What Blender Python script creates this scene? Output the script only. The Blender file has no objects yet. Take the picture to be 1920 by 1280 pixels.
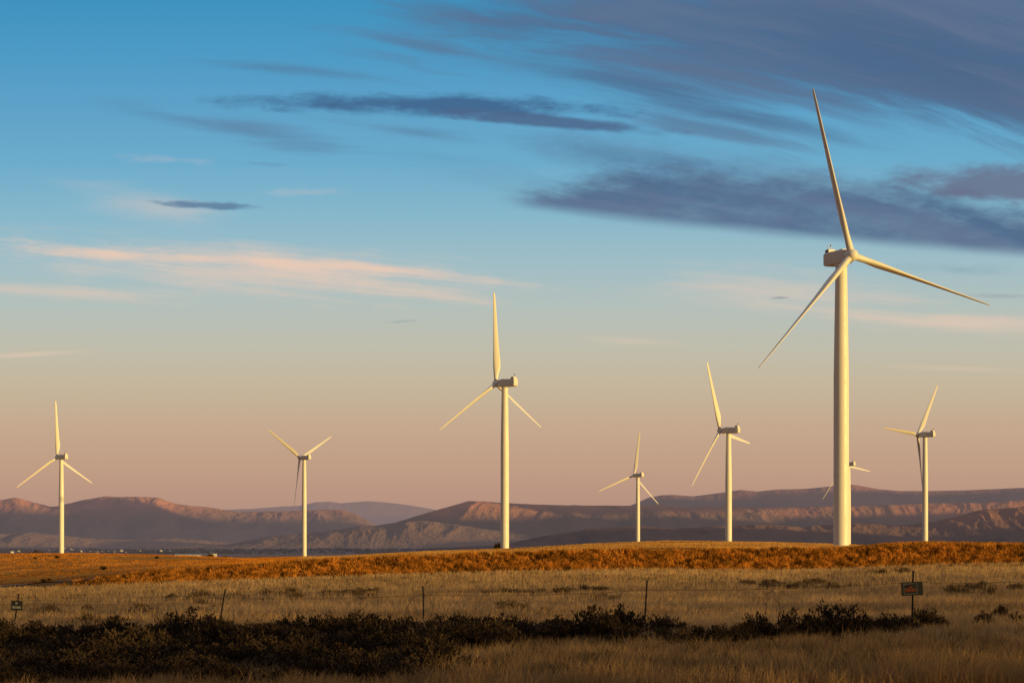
import bpy, bmesh, math, random
import numpy as np
from mathutils import Vector, Matrix

random.seed(7)
rng = np.random.default_rng(11)
SC = bpy.context.scene
COL = SC.collection
F = 3733.0            # focal length in photo pixels (70 mm on 36 mm, 1920 px wide)
HY = 1010.0           # eye level row
CZ = 2.7              # camera height above datum
R = math.radians

def lin(r, g, b):
    def c(v):
        v /= 255.0
        return v / 12.92 if v <= 0.04045 else ((v + 0.055) / 1.055) ** 2.4
    return (c(r), c(g), c(b), 1.0)

# ------------------------------------------------------------------ noise
def _hash(ix, iy, seed):
    h = (ix.astype(np.int64) * 374761393 + iy.astype(np.int64) * 668265263 + seed * 1442695041) & 0xFFFFFFFF
    h = ((h ^ (h >> 13)) * 1274126177) & 0xFFFFFFFF
    h = h ^ (h >> 16)
    return h
def gnoise(x, y, seed=0):
    x = np.asarray(x, float); y = np.asarray(y, float)
    x0 = np.floor(x); y0 = np.floor(y)
    fx = x - x0; fy = y - y0
    ix = x0.astype(np.int64); iy = y0.astype(np.int64)
    def g(dx, dy):
        a = _hash(ix + dx, iy + dy, seed) / 4294967296.0 * 2 * math.pi
        return np.cos(a) * (fx - dx) + np.sin(a) * (fy - dy)
    u = fx ** 3 * (fx * (fx * 6 - 15) + 10); v = fy ** 3 * (fy * (fy * 6 - 15) + 10)
    a = g(0, 0) * (1 - u) + g(1, 0) * u
    b = g(0, 1) * (1 - u) + g(1, 1) * u
    return (a * (1 - v) + b * v) * 1.4
def fbm(x, y, seed=0, octv=4, gain=0.5):
    s = 0; a = 1.0; t = 0; f = 1.0
    for i in range(octv):
        s = s + a * gnoise(x * f, y * f, seed + i * 17); t += a; a *= gain; f *= 2.03
    return s / t
def ridged(x, y, seed=0, octv=4):
    s = 0; a = 1.0; t = 0; f = 1.0
    for i in range(octv):
        s = s + a * (1 - 2 * np.abs(gnoise(x * f, y * f, seed + i * 31))); t += a; a *= 0.5; f *= 2.1
    return s / t
def sstep(a, b, x):
    t = np.clip((x - a) / (b - a), 0, 1)
    return t * t * (3 - 2 * t)

# ------------------------------------------------------------------ mesh helpers
def mesh_np(name, co, faces, attrs=None, smooth=False):
    """faces: int array (n, 3 or 4)"""
    co = np.ascontiguousarray(co, dtype=np.float32); faces = np.ascontiguousarray(faces, dtype=np.int32)
    me = bpy.data.meshes.new(name)
    n, k = faces.shape
    me.vertices.add(len(co)); me.vertices.foreach_set('co', co.ravel())
    me.loops.add(n * k); me.loops.foreach_set('vertex_index', faces.ravel())
    me.polygons.add(n); me.polygons.foreach_set('loop_start', np.arange(0, n * k, k, dtype=np.int32))
    if smooth:
        me.polygons.foreach_set('use_smooth', np.ones(n, dtype=bool))
    for an, val in (attrs or {}).items():
        a = me.attributes.new(an, 'FLOAT', 'POINT'); a.data.foreach_set('value', np.ascontiguousarray(val, dtype=np.float32))
    me.update(calc_edges=True)
    return me
def link(name, me, mat=None, parent=None):
    o = bpy.data.objects.new(name, me); COL.objects.link(o)
    if mat is not None and not me.materials: me.materials.append(mat)
    if parent is not None: o.parent = parent
    return o
def tag(o, label, cat, group=None):
    o['label'] = label; o['category'] = cat
    if group: o['group'] = group
    return o
def empty(name, loc, rz=0.0):
    o = bpy.data.objects.new(name, None); COL.objects.link(o)
    o.location = loc; o.rotation_euler = (0, 0, rz); o.empty_display_size = 0.3
    return o
def bm_mesh(name, bm, smooth=False):
    me = bpy.data.meshes.new(name); bm.normal_update(); bm.to_mesh(me); bm.free()
    if smooth:
        for p in me.polygons: p.use_smooth = True
    return me
def add_box(bm, c, s, rot=None, bevel=0.0, seg=2):
    r = bmesh.ops.create_cube(bm, size=1.0)
    vs = r['verts']
    for v in vs: v.co = Vector((v.co.x * s[0], v.co.y * s[1], v.co.z * s[2]))
    if bevel > 0:
        es = list({e for v in vs for e in v.link_edges})
        r2 = bmesh.ops.bevel(bm, geom=es, offset=bevel, segments=seg, profile=0.5, affect='EDGES')
        vs = list({v for f in r2['faces'] for v in f.verts} | {v for v in vs if v.is_valid})
    M = Matrix.Translation(c) @ (rot.to_4x4() if rot else Matrix.Identity(4))
    for v in vs: v.co = M @ v.co
    return vs
def add_tube(bm, pts, rad, seg=6):
    pts = [Vector(p) for p in pts]; rings = []
    if not hasattr(rad, '__len__'): rad = [rad] * len(pts)
    for i, p in enumerate(pts):
        d = (pts[min(i + 1, len(pts) - 1)] - pts[max(i - 1, 0)]).normalized()
        up = Vector((0, 0, 1)) if abs(d.z) < 0.9 else Vector((1, 0, 0))
        a = d.cross(up).normalized(); b = d.cross(a).normalized()
        rings.append([bm.verts.new(p + (a * math.cos(t) + b * math.sin(t)) * rad[i])
                      for t in [2 * math.pi * k / seg for k in range(seg)]])
    for r0, r1 in zip(rings, rings[1:]):
        for k in range(seg):
            bm.faces.new((r0[k], r0[(k + 1) % seg], r1[(k + 1) % seg], r1[k]))
    bm.faces.new(rings[0][::-1]); bm.faces.new(rings[-1])
def lathe(bm, prof, seg=32, axis='Z'):
    rings = []
    for (h, r) in prof:
        ring = []
        for k in range(seg):
            t = 2 * math.pi * k / seg
            p = (r * math.cos(t), r * math.sin(t), h) if axis == 'Z' else (h, r * math.cos(t), r * math.sin(t))
            ring.append(bm.verts.new(p))
        rings.append(ring)
    for r0, r1 in zip(rings, rings[1:]):
        for k in range(seg):
            bm.faces.new((r0[k], r0[(k + 1) % seg], r1[(k + 1) % seg], r1[k]))
    bm.faces.new(rings[0][::-1]); bm.faces.new(rings[-1])
    bmesh.ops.recalc_face_normals(bm, faces=bm.faces[:])

# ------------------------------------------------------------------ materials
def new_mat(name):
    m = bpy.data.materials.new(name); m.use_nodes = True
    nt = m.node_tree; nt.nodes.clear()
    return m, nt
class NT:
    """small node-building helper"""
    def __init__(s, nt): s.nt = nt
    def n(s, t, **kw):
        nd = s.nt.nodes.new(t)
        for k, v in kw.items(): setattr(nd, k, v)
        return nd
    def put(s, sock, v):
        if hasattr(v, 'is_output') or isinstance(v, bpy.types.NodeSocket): s.nt.links.new(v, sock)
        else: sock.default_value = v
    def m(s, op, a, b=None, c=None, clamp=False):
        nd = s.n('ShaderNodeMath', operation=op, use_clamp=clamp)
        s.put(nd.inputs[0], a)
        if b is not None: s.put(nd.inputs[1], b)
        if c is not None: s.put(nd.inputs[2], c)
        return nd.outputs[0]
    def vec(s, x, y, z=0.0):
        nd = s.n('ShaderNodeCombineXYZ'); s.put(nd.inputs[0], x); s.put(nd.inputs[1], y); s.put(nd.inputs[2], z)
        return nd.outputs[0]
    def noise(s, v, scale=1.0, detail=3.0, rough=0.55, dist=0.0):
        nd = s.n('ShaderNodeTexNoise'); s.put(nd.inputs['Vector'], v)
        nd.inputs['Scale'].default_value = scale; nd.inputs['Detail'].default_value = detail
        nd.inputs['Roughness'].default_value = rough; nd.inputs['Distortion'].default_value = dist
        return nd.outputs['Fac']
    def ss(s, x, a, b, lo=0.0, hi=1.0):
        nd = s.n('ShaderNodeMapRange', interpolation_type='SMOOTHSTEP')
        s.put(nd.inputs['Value'], x); s.put(nd.inputs['From Min'], a); s.put(nd.inputs['From Max'], b)
        s.put(nd.inputs['To Min'], lo); s.put(nd.inputs['To Max'], hi)
        return nd.outputs[0]
    def mix(s, f, a, b, blend='MIX'):
        nd = s.n('ShaderNodeMix', data_type='RGBA', blend_type=blend)
        s.put(nd.inputs[0], f); s.put(nd.inputs[6], a); s.put(nd.inputs[7], b)
        return nd.outputs[2]
    def ramp(s, f, stops):
        nd = s.n('ShaderNodeValToRGB'); s.put(nd.inputs[0], f)
        e = nd.color_ramp.elements
        while len(e) < len(stops): e.new(0.5)
        for i, (p, c) in enumerate(stops): e[i].position = p; e[i].color = c
        return nd.outputs[0]
    def mulv(s, v, k):
        nd = s.n('ShaderNodeVectorMath', operation='MULTIPLY'); s.put(nd.inputs[0], v); nd.inputs[1].default_value = k
        return nd.outputs[0]

def C4(r, g, b): return (r, g, b, 1.0)

def mat_paint(name, base=(0.78, 0.765, 0.74), rough=0.45, dirt=0.08):
    m, nt = new_mat(name); t = NT(nt)
    tc = t.n('ShaderNodeTexCoord').outputs['Object']
    n1 = t.noise(t.mulv(tc, (1.2, 1.2, 0.06)), 1.0, 4, 0.6)
    n2 = t.noise(tc, 0.35, 3, 0.5)
    f = t.m('MULTIPLY', t.ss(n1, 0.35, 0.75), dirt * 2.2)
    col = t.mix(f, C4(*base), C4(base[0] * .62, base[1] * .58, base[2] * .5))
    col = t.mix(t.m('MULTIPLY', t.ss(n2, 0.4, 0.7), dirt), col, C4(*(b * .8 for b in base)))
    b = t.n('ShaderNodeBsdfPrincipled'); t.put(b.inputs['Base Color'], col)
    t.put(b.inputs['Roughness'], t.ss(n2, 0.3, 0.7, rough - .07, rough + .1))
    b.inputs['Specular IOR Level'].default_value = 0.35
    o = t.n('ShaderNodeOutputMaterial'); nt.links.new(b.outputs[0], o.inputs[0])
    return m
def mat_plain(name, base, rough=0.7, metal=0.0, var=0.25, scale=6.0):
    m, nt = new_mat(name); t = NT(nt)
    tc = t.n('ShaderNodeTexCoord').outputs['Object']
    n = t.noise(tc, scale, 4, 0.6)
    col = t.mix(t.ss(n, 0.35, 0.7), C4(*base), C4(*(c * (1 - var) for c in base)))
    b = t.n('ShaderNodeBsdfPrincipled'); t.put(b.inputs['Base Color'], col)
    b.inputs['Roughness'].default_value = rough; b.inputs['Metallic'].default_value = metal
    o = t.n('ShaderNodeOutputMaterial'); nt.links.new(b.outputs[0], o.inputs[0])
    return m
def mat_leaf(name, dark, light, transl=0.35, scale=0.15, each=False):
    """thin dry leaves: colour from the 'tint' attribute and a world-space patch noise"""
    m, nt = new_mat(name); t = NT(nt)
    at = t.n('ShaderNodeAttribute', attribute_name='tint').outputs['Fac']
    pos = t.n('ShaderNodeNewGeometry').outputs['Position']
    pn = t.noise(pos, scale, 3, 0.6)
    f = t.m('ADD', t.m('MULTIPLY', at, 0.75), t.m('MULTIPLY', t.m('SUBTRACT', pn, 0.5), 0.9), clamp=True)
    f = t.m('ADD', f, 0.1, clamp=True)
    if each:
        rnd = t.n('ShaderNodeObjectInfo').outputs['Random']
        f = t.m('MULTIPLY', f, t.m('MULTIPLY_ADD', rnd, .75, .55), clamp=True)
    col = t.mix(f, C4(*dark), C4(*light))
    d = t.n('ShaderNodeBsdfDiffuse'); t.put(d.inputs[0], col)
    tr = t.n('ShaderNodeBsdfTranslucent'); t.put(tr.inputs[0], col)
    mx = t.n('ShaderNodeMixShader'); mx.inputs[0].default_value = transl
    nt.links.new(d.outputs[0], mx.inputs[1]); nt.links.new(tr.outputs[0], mx.inputs[2])
    o = t.n('ShaderNodeOutputMaterial'); nt.links.new(mx.outputs[0], o.inputs[0])
    return m

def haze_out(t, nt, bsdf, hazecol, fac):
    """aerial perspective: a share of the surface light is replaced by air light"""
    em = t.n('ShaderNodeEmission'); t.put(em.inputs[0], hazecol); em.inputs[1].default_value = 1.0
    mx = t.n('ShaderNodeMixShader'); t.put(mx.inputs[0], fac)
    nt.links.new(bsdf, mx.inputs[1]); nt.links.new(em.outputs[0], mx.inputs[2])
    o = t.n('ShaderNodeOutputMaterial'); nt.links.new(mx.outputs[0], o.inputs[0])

HAZE = C4(0.205, 0.150, 0.165)

def mat_hill(name, low, high, z0, z1, haze, hcol=HAZE, patch=0.0009):
    m, nt = new_mat(name); t = NT(nt)
    pos = t.n('ShaderNodeNewGeometry').outputs['Position']
    sep = t.n('ShaderNodeSeparateXYZ'); nt.links.new(pos, sep.inputs[0])
    n1 = t.noise(pos, patch, 6, 0.62)
    n2 = t.noise(t.mulv(pos, (1, .45, 3.0)), patch * 6, 5, 0.65)
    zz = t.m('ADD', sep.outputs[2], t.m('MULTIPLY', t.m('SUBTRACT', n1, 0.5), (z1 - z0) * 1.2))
    col = t.mix(t.ss(zz, z0, z1), C4(*low), C4(*high))  # scrub and grass tones, also painting shaded feet and sunlit tops
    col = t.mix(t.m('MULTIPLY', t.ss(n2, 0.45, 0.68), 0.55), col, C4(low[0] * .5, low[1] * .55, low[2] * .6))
    fold_shade = t.n('ShaderNodeAttribute', attribute_name='fold_shade').outputs['Fac']
    ff = t.m('ADD', fold_shade, t.m('MULTIPLY', t.m('SUBTRACT', n2, .5), .8))
    col = t.mix(t.ss(ff, .15, .62, .62, 0.0), col, C4(low[0] * .36, low[1] * .40, low[2] * .45))  # brushy gullies and dry spurs, also painted as relief shade
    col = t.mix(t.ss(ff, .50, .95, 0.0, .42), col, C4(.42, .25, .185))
    d = t.n('ShaderNodeBsdfDiffuse'); t.put(d.inputs[0], col); d.inputs[1].default_value = 0.6
    bn = t.noise(t.mulv(pos, (1, .4, 1)), patch * 5, 7, 0.66)
    bp = t.n('ShaderNodeBump'); bp.inputs['Strength'].default_value = 1.0; bp.inputs['Distance'].default_value = 55.0
    t.put(bp.inputs['Height'], bn); nt.links.new(bp.outputs[0], d.inputs['Normal'])
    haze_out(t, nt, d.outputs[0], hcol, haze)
    return m

def mat_ground():
    m, nt = new_mat('dry_ground'); t = NT(nt)
    pos = t.n('ShaderNodeNewGeometry').outputs['Position']
    sep = t.n('ShaderNodeSeparateXYZ'); nt.links.new(pos, sep.inputs[0])
    dist = t.n('ShaderNodeVectorMath', operation='LENGTH'); nt.links.new(pos, dist.inputs[0])
    dl = dist.outputs['Value']
    n1 = t.noise(pos, 0.06, 5, 0.6); n2 = t.noise(pos, 1.3, 5, 0.7)
    nf = t.noise(t.mulv(pos, (1, .35, 1)), 0.0016, 5, 0.6)
    vo = t.n('ShaderNodeTexVoronoi'); t.put(vo.inputs['Vector'], t.mulv(pos, (1, .5, 1))); vo.inputs['Scale'].default_value = 0.0017
    vs = t.n('ShaderNodeSeparateColor'); nt.links.new(vo.outputs['Color'], vs.inputs[0])
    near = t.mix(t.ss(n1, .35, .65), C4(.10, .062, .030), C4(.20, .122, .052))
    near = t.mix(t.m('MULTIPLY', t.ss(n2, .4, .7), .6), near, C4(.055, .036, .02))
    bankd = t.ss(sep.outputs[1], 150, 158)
    near = t.mix(t.m('MULTIPLY', bankd, t.ss(dl, 190, 176)), near, C4(.09, .035, .010))  # near-black soil paints in the shade between bank clumps
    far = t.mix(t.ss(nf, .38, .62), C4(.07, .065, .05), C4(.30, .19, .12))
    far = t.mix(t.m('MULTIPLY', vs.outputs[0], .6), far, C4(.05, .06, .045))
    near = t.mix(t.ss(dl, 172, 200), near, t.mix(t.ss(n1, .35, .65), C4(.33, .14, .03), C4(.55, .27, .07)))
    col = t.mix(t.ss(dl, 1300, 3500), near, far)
    d = t.n('ShaderNodeBsdfDiffuse'); t.put(d.inputs[0], col)
    bp = t.n('ShaderNodeBump'); bp.inputs['Strength'].default_value = 0.6; bp.inputs['Distance'].default_value = 0.12
    t.put(bp.inputs['Height'], n2); nt.links.new(bp.outputs[0], d.inputs['Normal'])
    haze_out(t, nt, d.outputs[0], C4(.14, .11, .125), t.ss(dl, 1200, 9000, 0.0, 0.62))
    return m

M_TOWER = mat_paint('tower_paint')
M_BLADE = mat_paint('blade_paint', (0.74, 0.73, 0.71), 0.38, 0.05)
M_NAC = mat_paint('nacelle_paint', (0.72, 0.70, 0.69), 0.5, 0.05)
M_DARK = mat_plain('dark_equipment', (0.10, 0.08, 0.07), 0.6)
M_STEEL = mat_plain('galvanised_steel', (0.42, 0.42, 0.42), 0.55, 0.3)
M_POST = mat_plain('dark_post_paint', (0.022, 0.02, 0.018), 0.8)
M_POSTTOP = mat_plain('pale_post_tip', (0.15, 0.145, 0.145), 0.75)
M_WIRE = mat_plain('rusty_wire', (0.05, 0.035, 0.025), 0.8)
M_BOARD = mat_plain('black_board', (0.014, 0.013, 0.013), 0.75)
M_SIGNW = mat_plain('white_sign_paint', (0.33, 0.34, 0.36), 0.7)
M_SIGNO = mat_plain('orange_sign_paint', (0.34, 0.065, 0.02), 0.7)
M_SAGE = mat_leaf('sagebrush_leaf', (0.022, 0.015, 0.010), (0.10, 0.066, 0.04), 0.12, 0.9, True)
M_TWIG = mat_plain('sagebrush_wood', (0.045, 0.033, 0.025), 0.9)
M_GRASS = mat_leaf('dry_grass_leaf', (0.34, 0.195, 0.082), (0.83, 0.535, 0.255), 0.45, 0.09)
M_WEED = mat_leaf('dry_weed_leaf', (0.09, 0.058, 0.03), (0.28, 0.18, 0.085), 0.25, 0.5)
M_BANK = mat_leaf('bank_weed_leaf', (0.034, 0.012, 0.004), (0.86, 0.36, 0.058), 0.15, 0.35)
M_RUSSET = mat_leaf('hill_grass_leaf', (0.27, 0.088, 0.012), (0.88, 0.35, 0.045), 0.30, 0.035)
M_GOLD = mat_leaf('plateau_grass_leaf', (0.30, 0.145, 0.045), (0.90, 0.50, 0.15), 0.30, 0.02)

# ------------------------------------------------------------------ ground
PX = np.array([-400, 0, 150, 300, 420, 520, 640, 800, 960, 1100, 1250, 1440, 1578, 1650, 1735, 1850, 1920, 2300], float)
PU = (PX - 960) / F
def zrow(d, ys): return (HY - np.array(ys, float)) / F * np.asarray(d, float) + CZ
DB = np.interp(PX, [0, 960, 1920], [146, 160, 174])
ROWS_D = [np.full(len(PX), 2.0), np.full(len(PX), 58.0), DB, DB + 3.4, np.full(len(PX), 235.0), np.full(len(PX), 420.0),
          np.full(len(PX), 700.0), np.full(len(PX), 1000.0), np.full(len(PX), 1600.0), np.full(len(PX), 4000.0),
          np.full(len(PX), 8000.0), np.full(len(PX), 13000.0), np.full(len(PX), 90000.0)]
ROWS_Z = [np.full(len(PX), CZ - 2.55),
          CZ + np.interp(PX, [0, 1920], [-2.86, -2.46]),
          zrow(DB, [1108, 1104, 1100, 1094, 1089, 1085, 1080, 1075, 1071, 1068, 1067, 1069, 1067, 1063, 1059, 1056, 1055, 1055]),
          zrow(DB + 3.4, [1105, 1100, 1087, 1075, 1067, 1060, 1052, 1045, 1040, 1036, 1034, 1033, 1032, 1029, 1027, 1026, 1026, 1026]),
          zrow(235, [1098, 1097, 1084, 1073, 1065, 1058, 1050, 1043, 1038, 1034, 1031, 1030, 1031, 1027, 1023, 1024, 1025, 1025]),
          zrow(420, [1041, 1040, 1039, 1042, 1047, 1054, 1047, 1039, 1034, 1027, 1021, 1022, 1029, 1022, 1018, 1024, 1026, 1027]),
          zrow(700, [1044, 1044, 1044, 1046, 1048, 1045, 1042.5, 1034, 1029, 1020, 1014.5, 1016, 1020, 1024, 1022, 1028, 1029, 1029]),
          zrow(1000, [1050, 1050, 1050, 1050, 1050, 1048, 1046, 1037, 1028, 1023, 1020, 1021, 1024, 1026, 1024, 1028, 1029, 1029]),
          zrow(1600, [1050, 1050, 1050, 1050, 1050, 1048, 1047, 1047, 1047, 1044, 1042, 1037, 1032, 1027, 1021, 1027, 1030, 1030]),
          zrow(4000, [1048] * 18), zrow(8000, [1037] * 18), zrow(13000, [1026] * 18), np.full(len(PX), -60.0)]
ROWS_D = np.array(ROWS_D); ROWS_Z = np.array(ROWS_Z)

SUN_EL = R(3.0); SUN_AZ = R(121.0)       # azimuth from +Y towards +X
SDIR = Vector((math.sin(SUN_AZ) * math.cos(SUN_EL), math.cos(SUN_AZ) * math.cos(SUN_EL), math.sin(SUN_EL)))

def ridge_top(x):
    x = np.asarray(x, float)
    return np.interp(x, [100, 270, 288, 342, 440], [12.9, 16.9, 17.0, 18.6, 19.2]) + 1.0 * gnoise(x * .017, x * 0 + .5, 21)
def ground_z(x, y):
    x = np.asarray(x, float); y = np.asarray(y, float)
    az = np.arctan2(x, y); r = np.hypot(x, y)
    ac = np.clip(az, -0.42, 0.42)
    u = np.tan(ac); d = r * np.cos(ac)
    Ds = np.stack([np.interp(u, PU, row) for row in ROWS_D]); Zs = np.stack([np.interp(u, PU, row) for row in ROWS_Z])
    z = np.full(np.shape(d), Zs[0])
    z = np.where(d >= Ds[-1], Zs[-1], z)
    for k in range(len(Ds) - 1):
        t = (d - Ds[k]) / (Ds[k + 1] - Ds[k]); msk = (t >= 0) & (t < 1)
        if k >= 4 and k < 9: t = t * t * (3 - 2 * t) * 0.6 + t * 0.4
        z = np.where(msk, Zs[k] * (1 - t) + Zs[k + 1] * t, z)
    z = z + 0.10 * fbm(x * .05, y * .09, 3, 3) * sstep(20, 60, d) * (1 - sstep(120, 150, d))
    z = z + 0.30 * fbm(x * .012, y * .02, 5, 4) * sstep(190, 300, d) * (1 - sstep(1500, 3000, d))
    z = z + 0.10 * gnoise(x * .35, y * .3, 8) * sstep(145, 160, d) * (1 - sstep(178, 190, d))
    # unseen low ridge added behind the photographer, shaped to shadow the foreground
    prof = np.exp(-((y + 62) / 26.0) ** 2) * sstep(30, 105, x) * (1 - sstep(900, 1300, x))
    z = z + prof * (ridge_top(x) - 8.2 + 0.5 * gnoise(x * .06, x * 0 + .2, 22))
    return z

azs = np.concatenate([np.arange(-180, -30, 3.0), np.arange(-30, -18, .6), np.arange(-18, 18, .07), np.arange(18, 30, .4),
                      np.arange(30, 88, 2.0), np.arange(88, 130, .5), np.arange(130, 180, 3.0)])
azs = np.radians(azs)
rs = np.concatenate([[0.5, 4, 10, 20, 28], np.arange(33, 70, 1.5), np.arange(70, 138, 3.0), np.arange(138, 190, .6), np.geomspace(190, 1000, 90),
                     np.geomspace(1030, 13500, 70), [18000, 26000, 40000, 60000, 90000]])
A, RR = np.meshgrid(azs, rs)
# rows follow depth (constant y) in front of the camera so that the bank stays crisp
k = 1 / np.cos(np.clip(A, -.42, .42))
GX = RR * k * np.sin(A); GY = RR * k * np.cos(A)
GZ = ground_z(GX, GY)
nr, nc = A.shape
idx = np.arange(nr * nc).reshape(nr, nc)
nx = np.roll(idx, -1, axis=1)
faces = np.stack([idx[:-1], nx[:-1], nx[1:], idx[1:]], -1).reshape(-1, 4)[:, ::-1]
ground = link('ground', mesh_np('ground', np.stack([GX, GY, GZ], -1).reshape(-1, 3), faces, smooth=True), mat_ground())
ground['kind'] = 'structure'

# ------------------------------------------------------------------ mountains
def range_mesh(name, prof, d0, d1, foot, mat, seed, gully=0.5, gl=900., ncol=900, nrow=130, shape=1.3, back=0.35, umargin=0.05, warp=0.6, hi_rough=3.0):
    px = np.array([p[0] for p in prof], float); py = np.array([p[1] for p in prof], float)
    ux = np.linspace((px[0] - 960) / F - umargin, (px[-1] - 960) / F + umargin, ncol)
    pxs = ux * F + 960
    ys = np.interp(pxs, px, py)
    ker = np.hanning(9); ker /= ker.sum(); ys = np.convolve(np.pad(ys, 4, mode='edge'), ker, 'valid')
    zc = (HY - ys) / F * d1 + CZ
    edge = sstep(ux[0], ux[0] + umargin, ux) * (1 - sstep(ux[-1] - umargin, ux[-1], ux))
    edge = np.where((pxs < px[0]) | (pxs > px[-1]), edge, 1.0)
    zc = foot + (zc - foot) * edge
    t = np.concatenate([np.linspace(0, 1, nrow), 1 + np.linspace(.05, back, 12)])
    U, T = np.meshgrid(ux, t)
    D = d0 + (d1 - d0) * T
    Y = D; X = U * d1 * .35 + U * D * .65
    H = np.broadcast_to(zc - foot, U.shape)
    Tc = np.clip(T, 0, 1)
    w = fbm(X / (gl * 3), Y / (gl * 3), seed + 5, 3) * warp
    # spurs and gullies running down the slope
    g = ridged(X / gl + w, Y / (gl * 2.6) + w * .7, seed, 5)
    s = 0.72 * Tc ** shape + 0.28 * sstep(0, 1, Tc)
    cover = Tc ** .9 * (1 - Tc ** 3.5) * 1.45
    g2 = ridged(X / (gl * .38) + w * 1.5, Y / (gl * 1.3) + w, seed + 3, 4)
    Z = foot + H * (s + gully * (.26 * g + .075 * g2) * cover) + hi_rough * fbm(X / (gl * .25), Y / (gl * .25), seed + 9, 3) * Tc
    Z = np.where(T > 1, foot + H * (1 - ((T - 1) / back) ** 1.2 * .9), Z)
    idx = np.arange(U.size).reshape(U.shape)
    fc = np.stack([idx[:-1, :-1], idx[:-1, 1:], idx[1:, 1:], idx[1:, :-1]], -1).reshape(-1, 4)
    fold_shade = np.clip(.5 + .42 * g + .22 * g2, 0, 1)
    o = link(name, mesh_np(name, np.stack([X, Y, Z], -1).reshape(-1, 3), fc, {'fold_shade': fold_shade.ravel()}, smooth=True), mat)
    o['kind'] = 'structure'
    return (ux, X, Y, Z)

LOW = (.11, .083, .080); HIGH = (.60, .255, .185)
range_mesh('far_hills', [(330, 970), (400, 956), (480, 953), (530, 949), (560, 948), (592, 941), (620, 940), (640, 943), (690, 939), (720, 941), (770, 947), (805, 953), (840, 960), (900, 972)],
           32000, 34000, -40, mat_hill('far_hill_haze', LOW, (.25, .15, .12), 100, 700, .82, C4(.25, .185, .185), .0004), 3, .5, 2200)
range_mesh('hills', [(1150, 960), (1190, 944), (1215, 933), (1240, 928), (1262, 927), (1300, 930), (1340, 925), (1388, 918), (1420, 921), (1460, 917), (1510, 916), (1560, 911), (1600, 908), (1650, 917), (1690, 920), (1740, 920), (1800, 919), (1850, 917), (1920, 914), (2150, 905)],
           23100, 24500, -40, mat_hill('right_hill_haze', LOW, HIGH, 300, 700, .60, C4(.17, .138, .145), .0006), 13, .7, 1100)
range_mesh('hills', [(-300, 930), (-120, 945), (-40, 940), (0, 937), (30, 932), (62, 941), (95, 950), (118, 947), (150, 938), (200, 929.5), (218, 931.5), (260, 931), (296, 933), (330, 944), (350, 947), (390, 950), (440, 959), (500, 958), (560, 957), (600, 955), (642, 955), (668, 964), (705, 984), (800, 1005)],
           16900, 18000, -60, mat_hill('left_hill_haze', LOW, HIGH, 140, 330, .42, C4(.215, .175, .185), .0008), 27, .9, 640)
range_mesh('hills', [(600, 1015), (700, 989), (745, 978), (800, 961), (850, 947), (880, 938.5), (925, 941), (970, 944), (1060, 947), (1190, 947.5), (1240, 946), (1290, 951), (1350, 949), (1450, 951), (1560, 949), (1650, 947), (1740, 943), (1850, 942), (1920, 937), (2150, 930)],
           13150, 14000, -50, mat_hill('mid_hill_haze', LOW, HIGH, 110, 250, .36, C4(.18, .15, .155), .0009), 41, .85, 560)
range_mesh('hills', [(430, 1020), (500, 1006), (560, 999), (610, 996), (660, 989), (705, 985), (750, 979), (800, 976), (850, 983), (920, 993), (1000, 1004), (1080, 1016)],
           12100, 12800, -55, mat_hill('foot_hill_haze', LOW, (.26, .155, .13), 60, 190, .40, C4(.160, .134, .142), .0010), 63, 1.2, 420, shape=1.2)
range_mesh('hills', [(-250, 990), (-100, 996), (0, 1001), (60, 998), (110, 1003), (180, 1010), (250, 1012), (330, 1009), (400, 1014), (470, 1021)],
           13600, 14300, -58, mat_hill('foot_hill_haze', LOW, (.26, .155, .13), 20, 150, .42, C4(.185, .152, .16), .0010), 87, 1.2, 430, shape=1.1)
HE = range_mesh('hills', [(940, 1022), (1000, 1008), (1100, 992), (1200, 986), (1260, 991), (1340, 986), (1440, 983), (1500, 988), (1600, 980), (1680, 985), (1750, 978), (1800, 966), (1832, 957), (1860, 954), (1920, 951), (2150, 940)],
           9750, 10500, -50, mat_hill('low_hill_haze', (.10, .075, .065), (.40, .20, .14), 10, 160, .30, C4(.11, .095, .11), .0012), 57, 1.1, 460)

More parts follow.
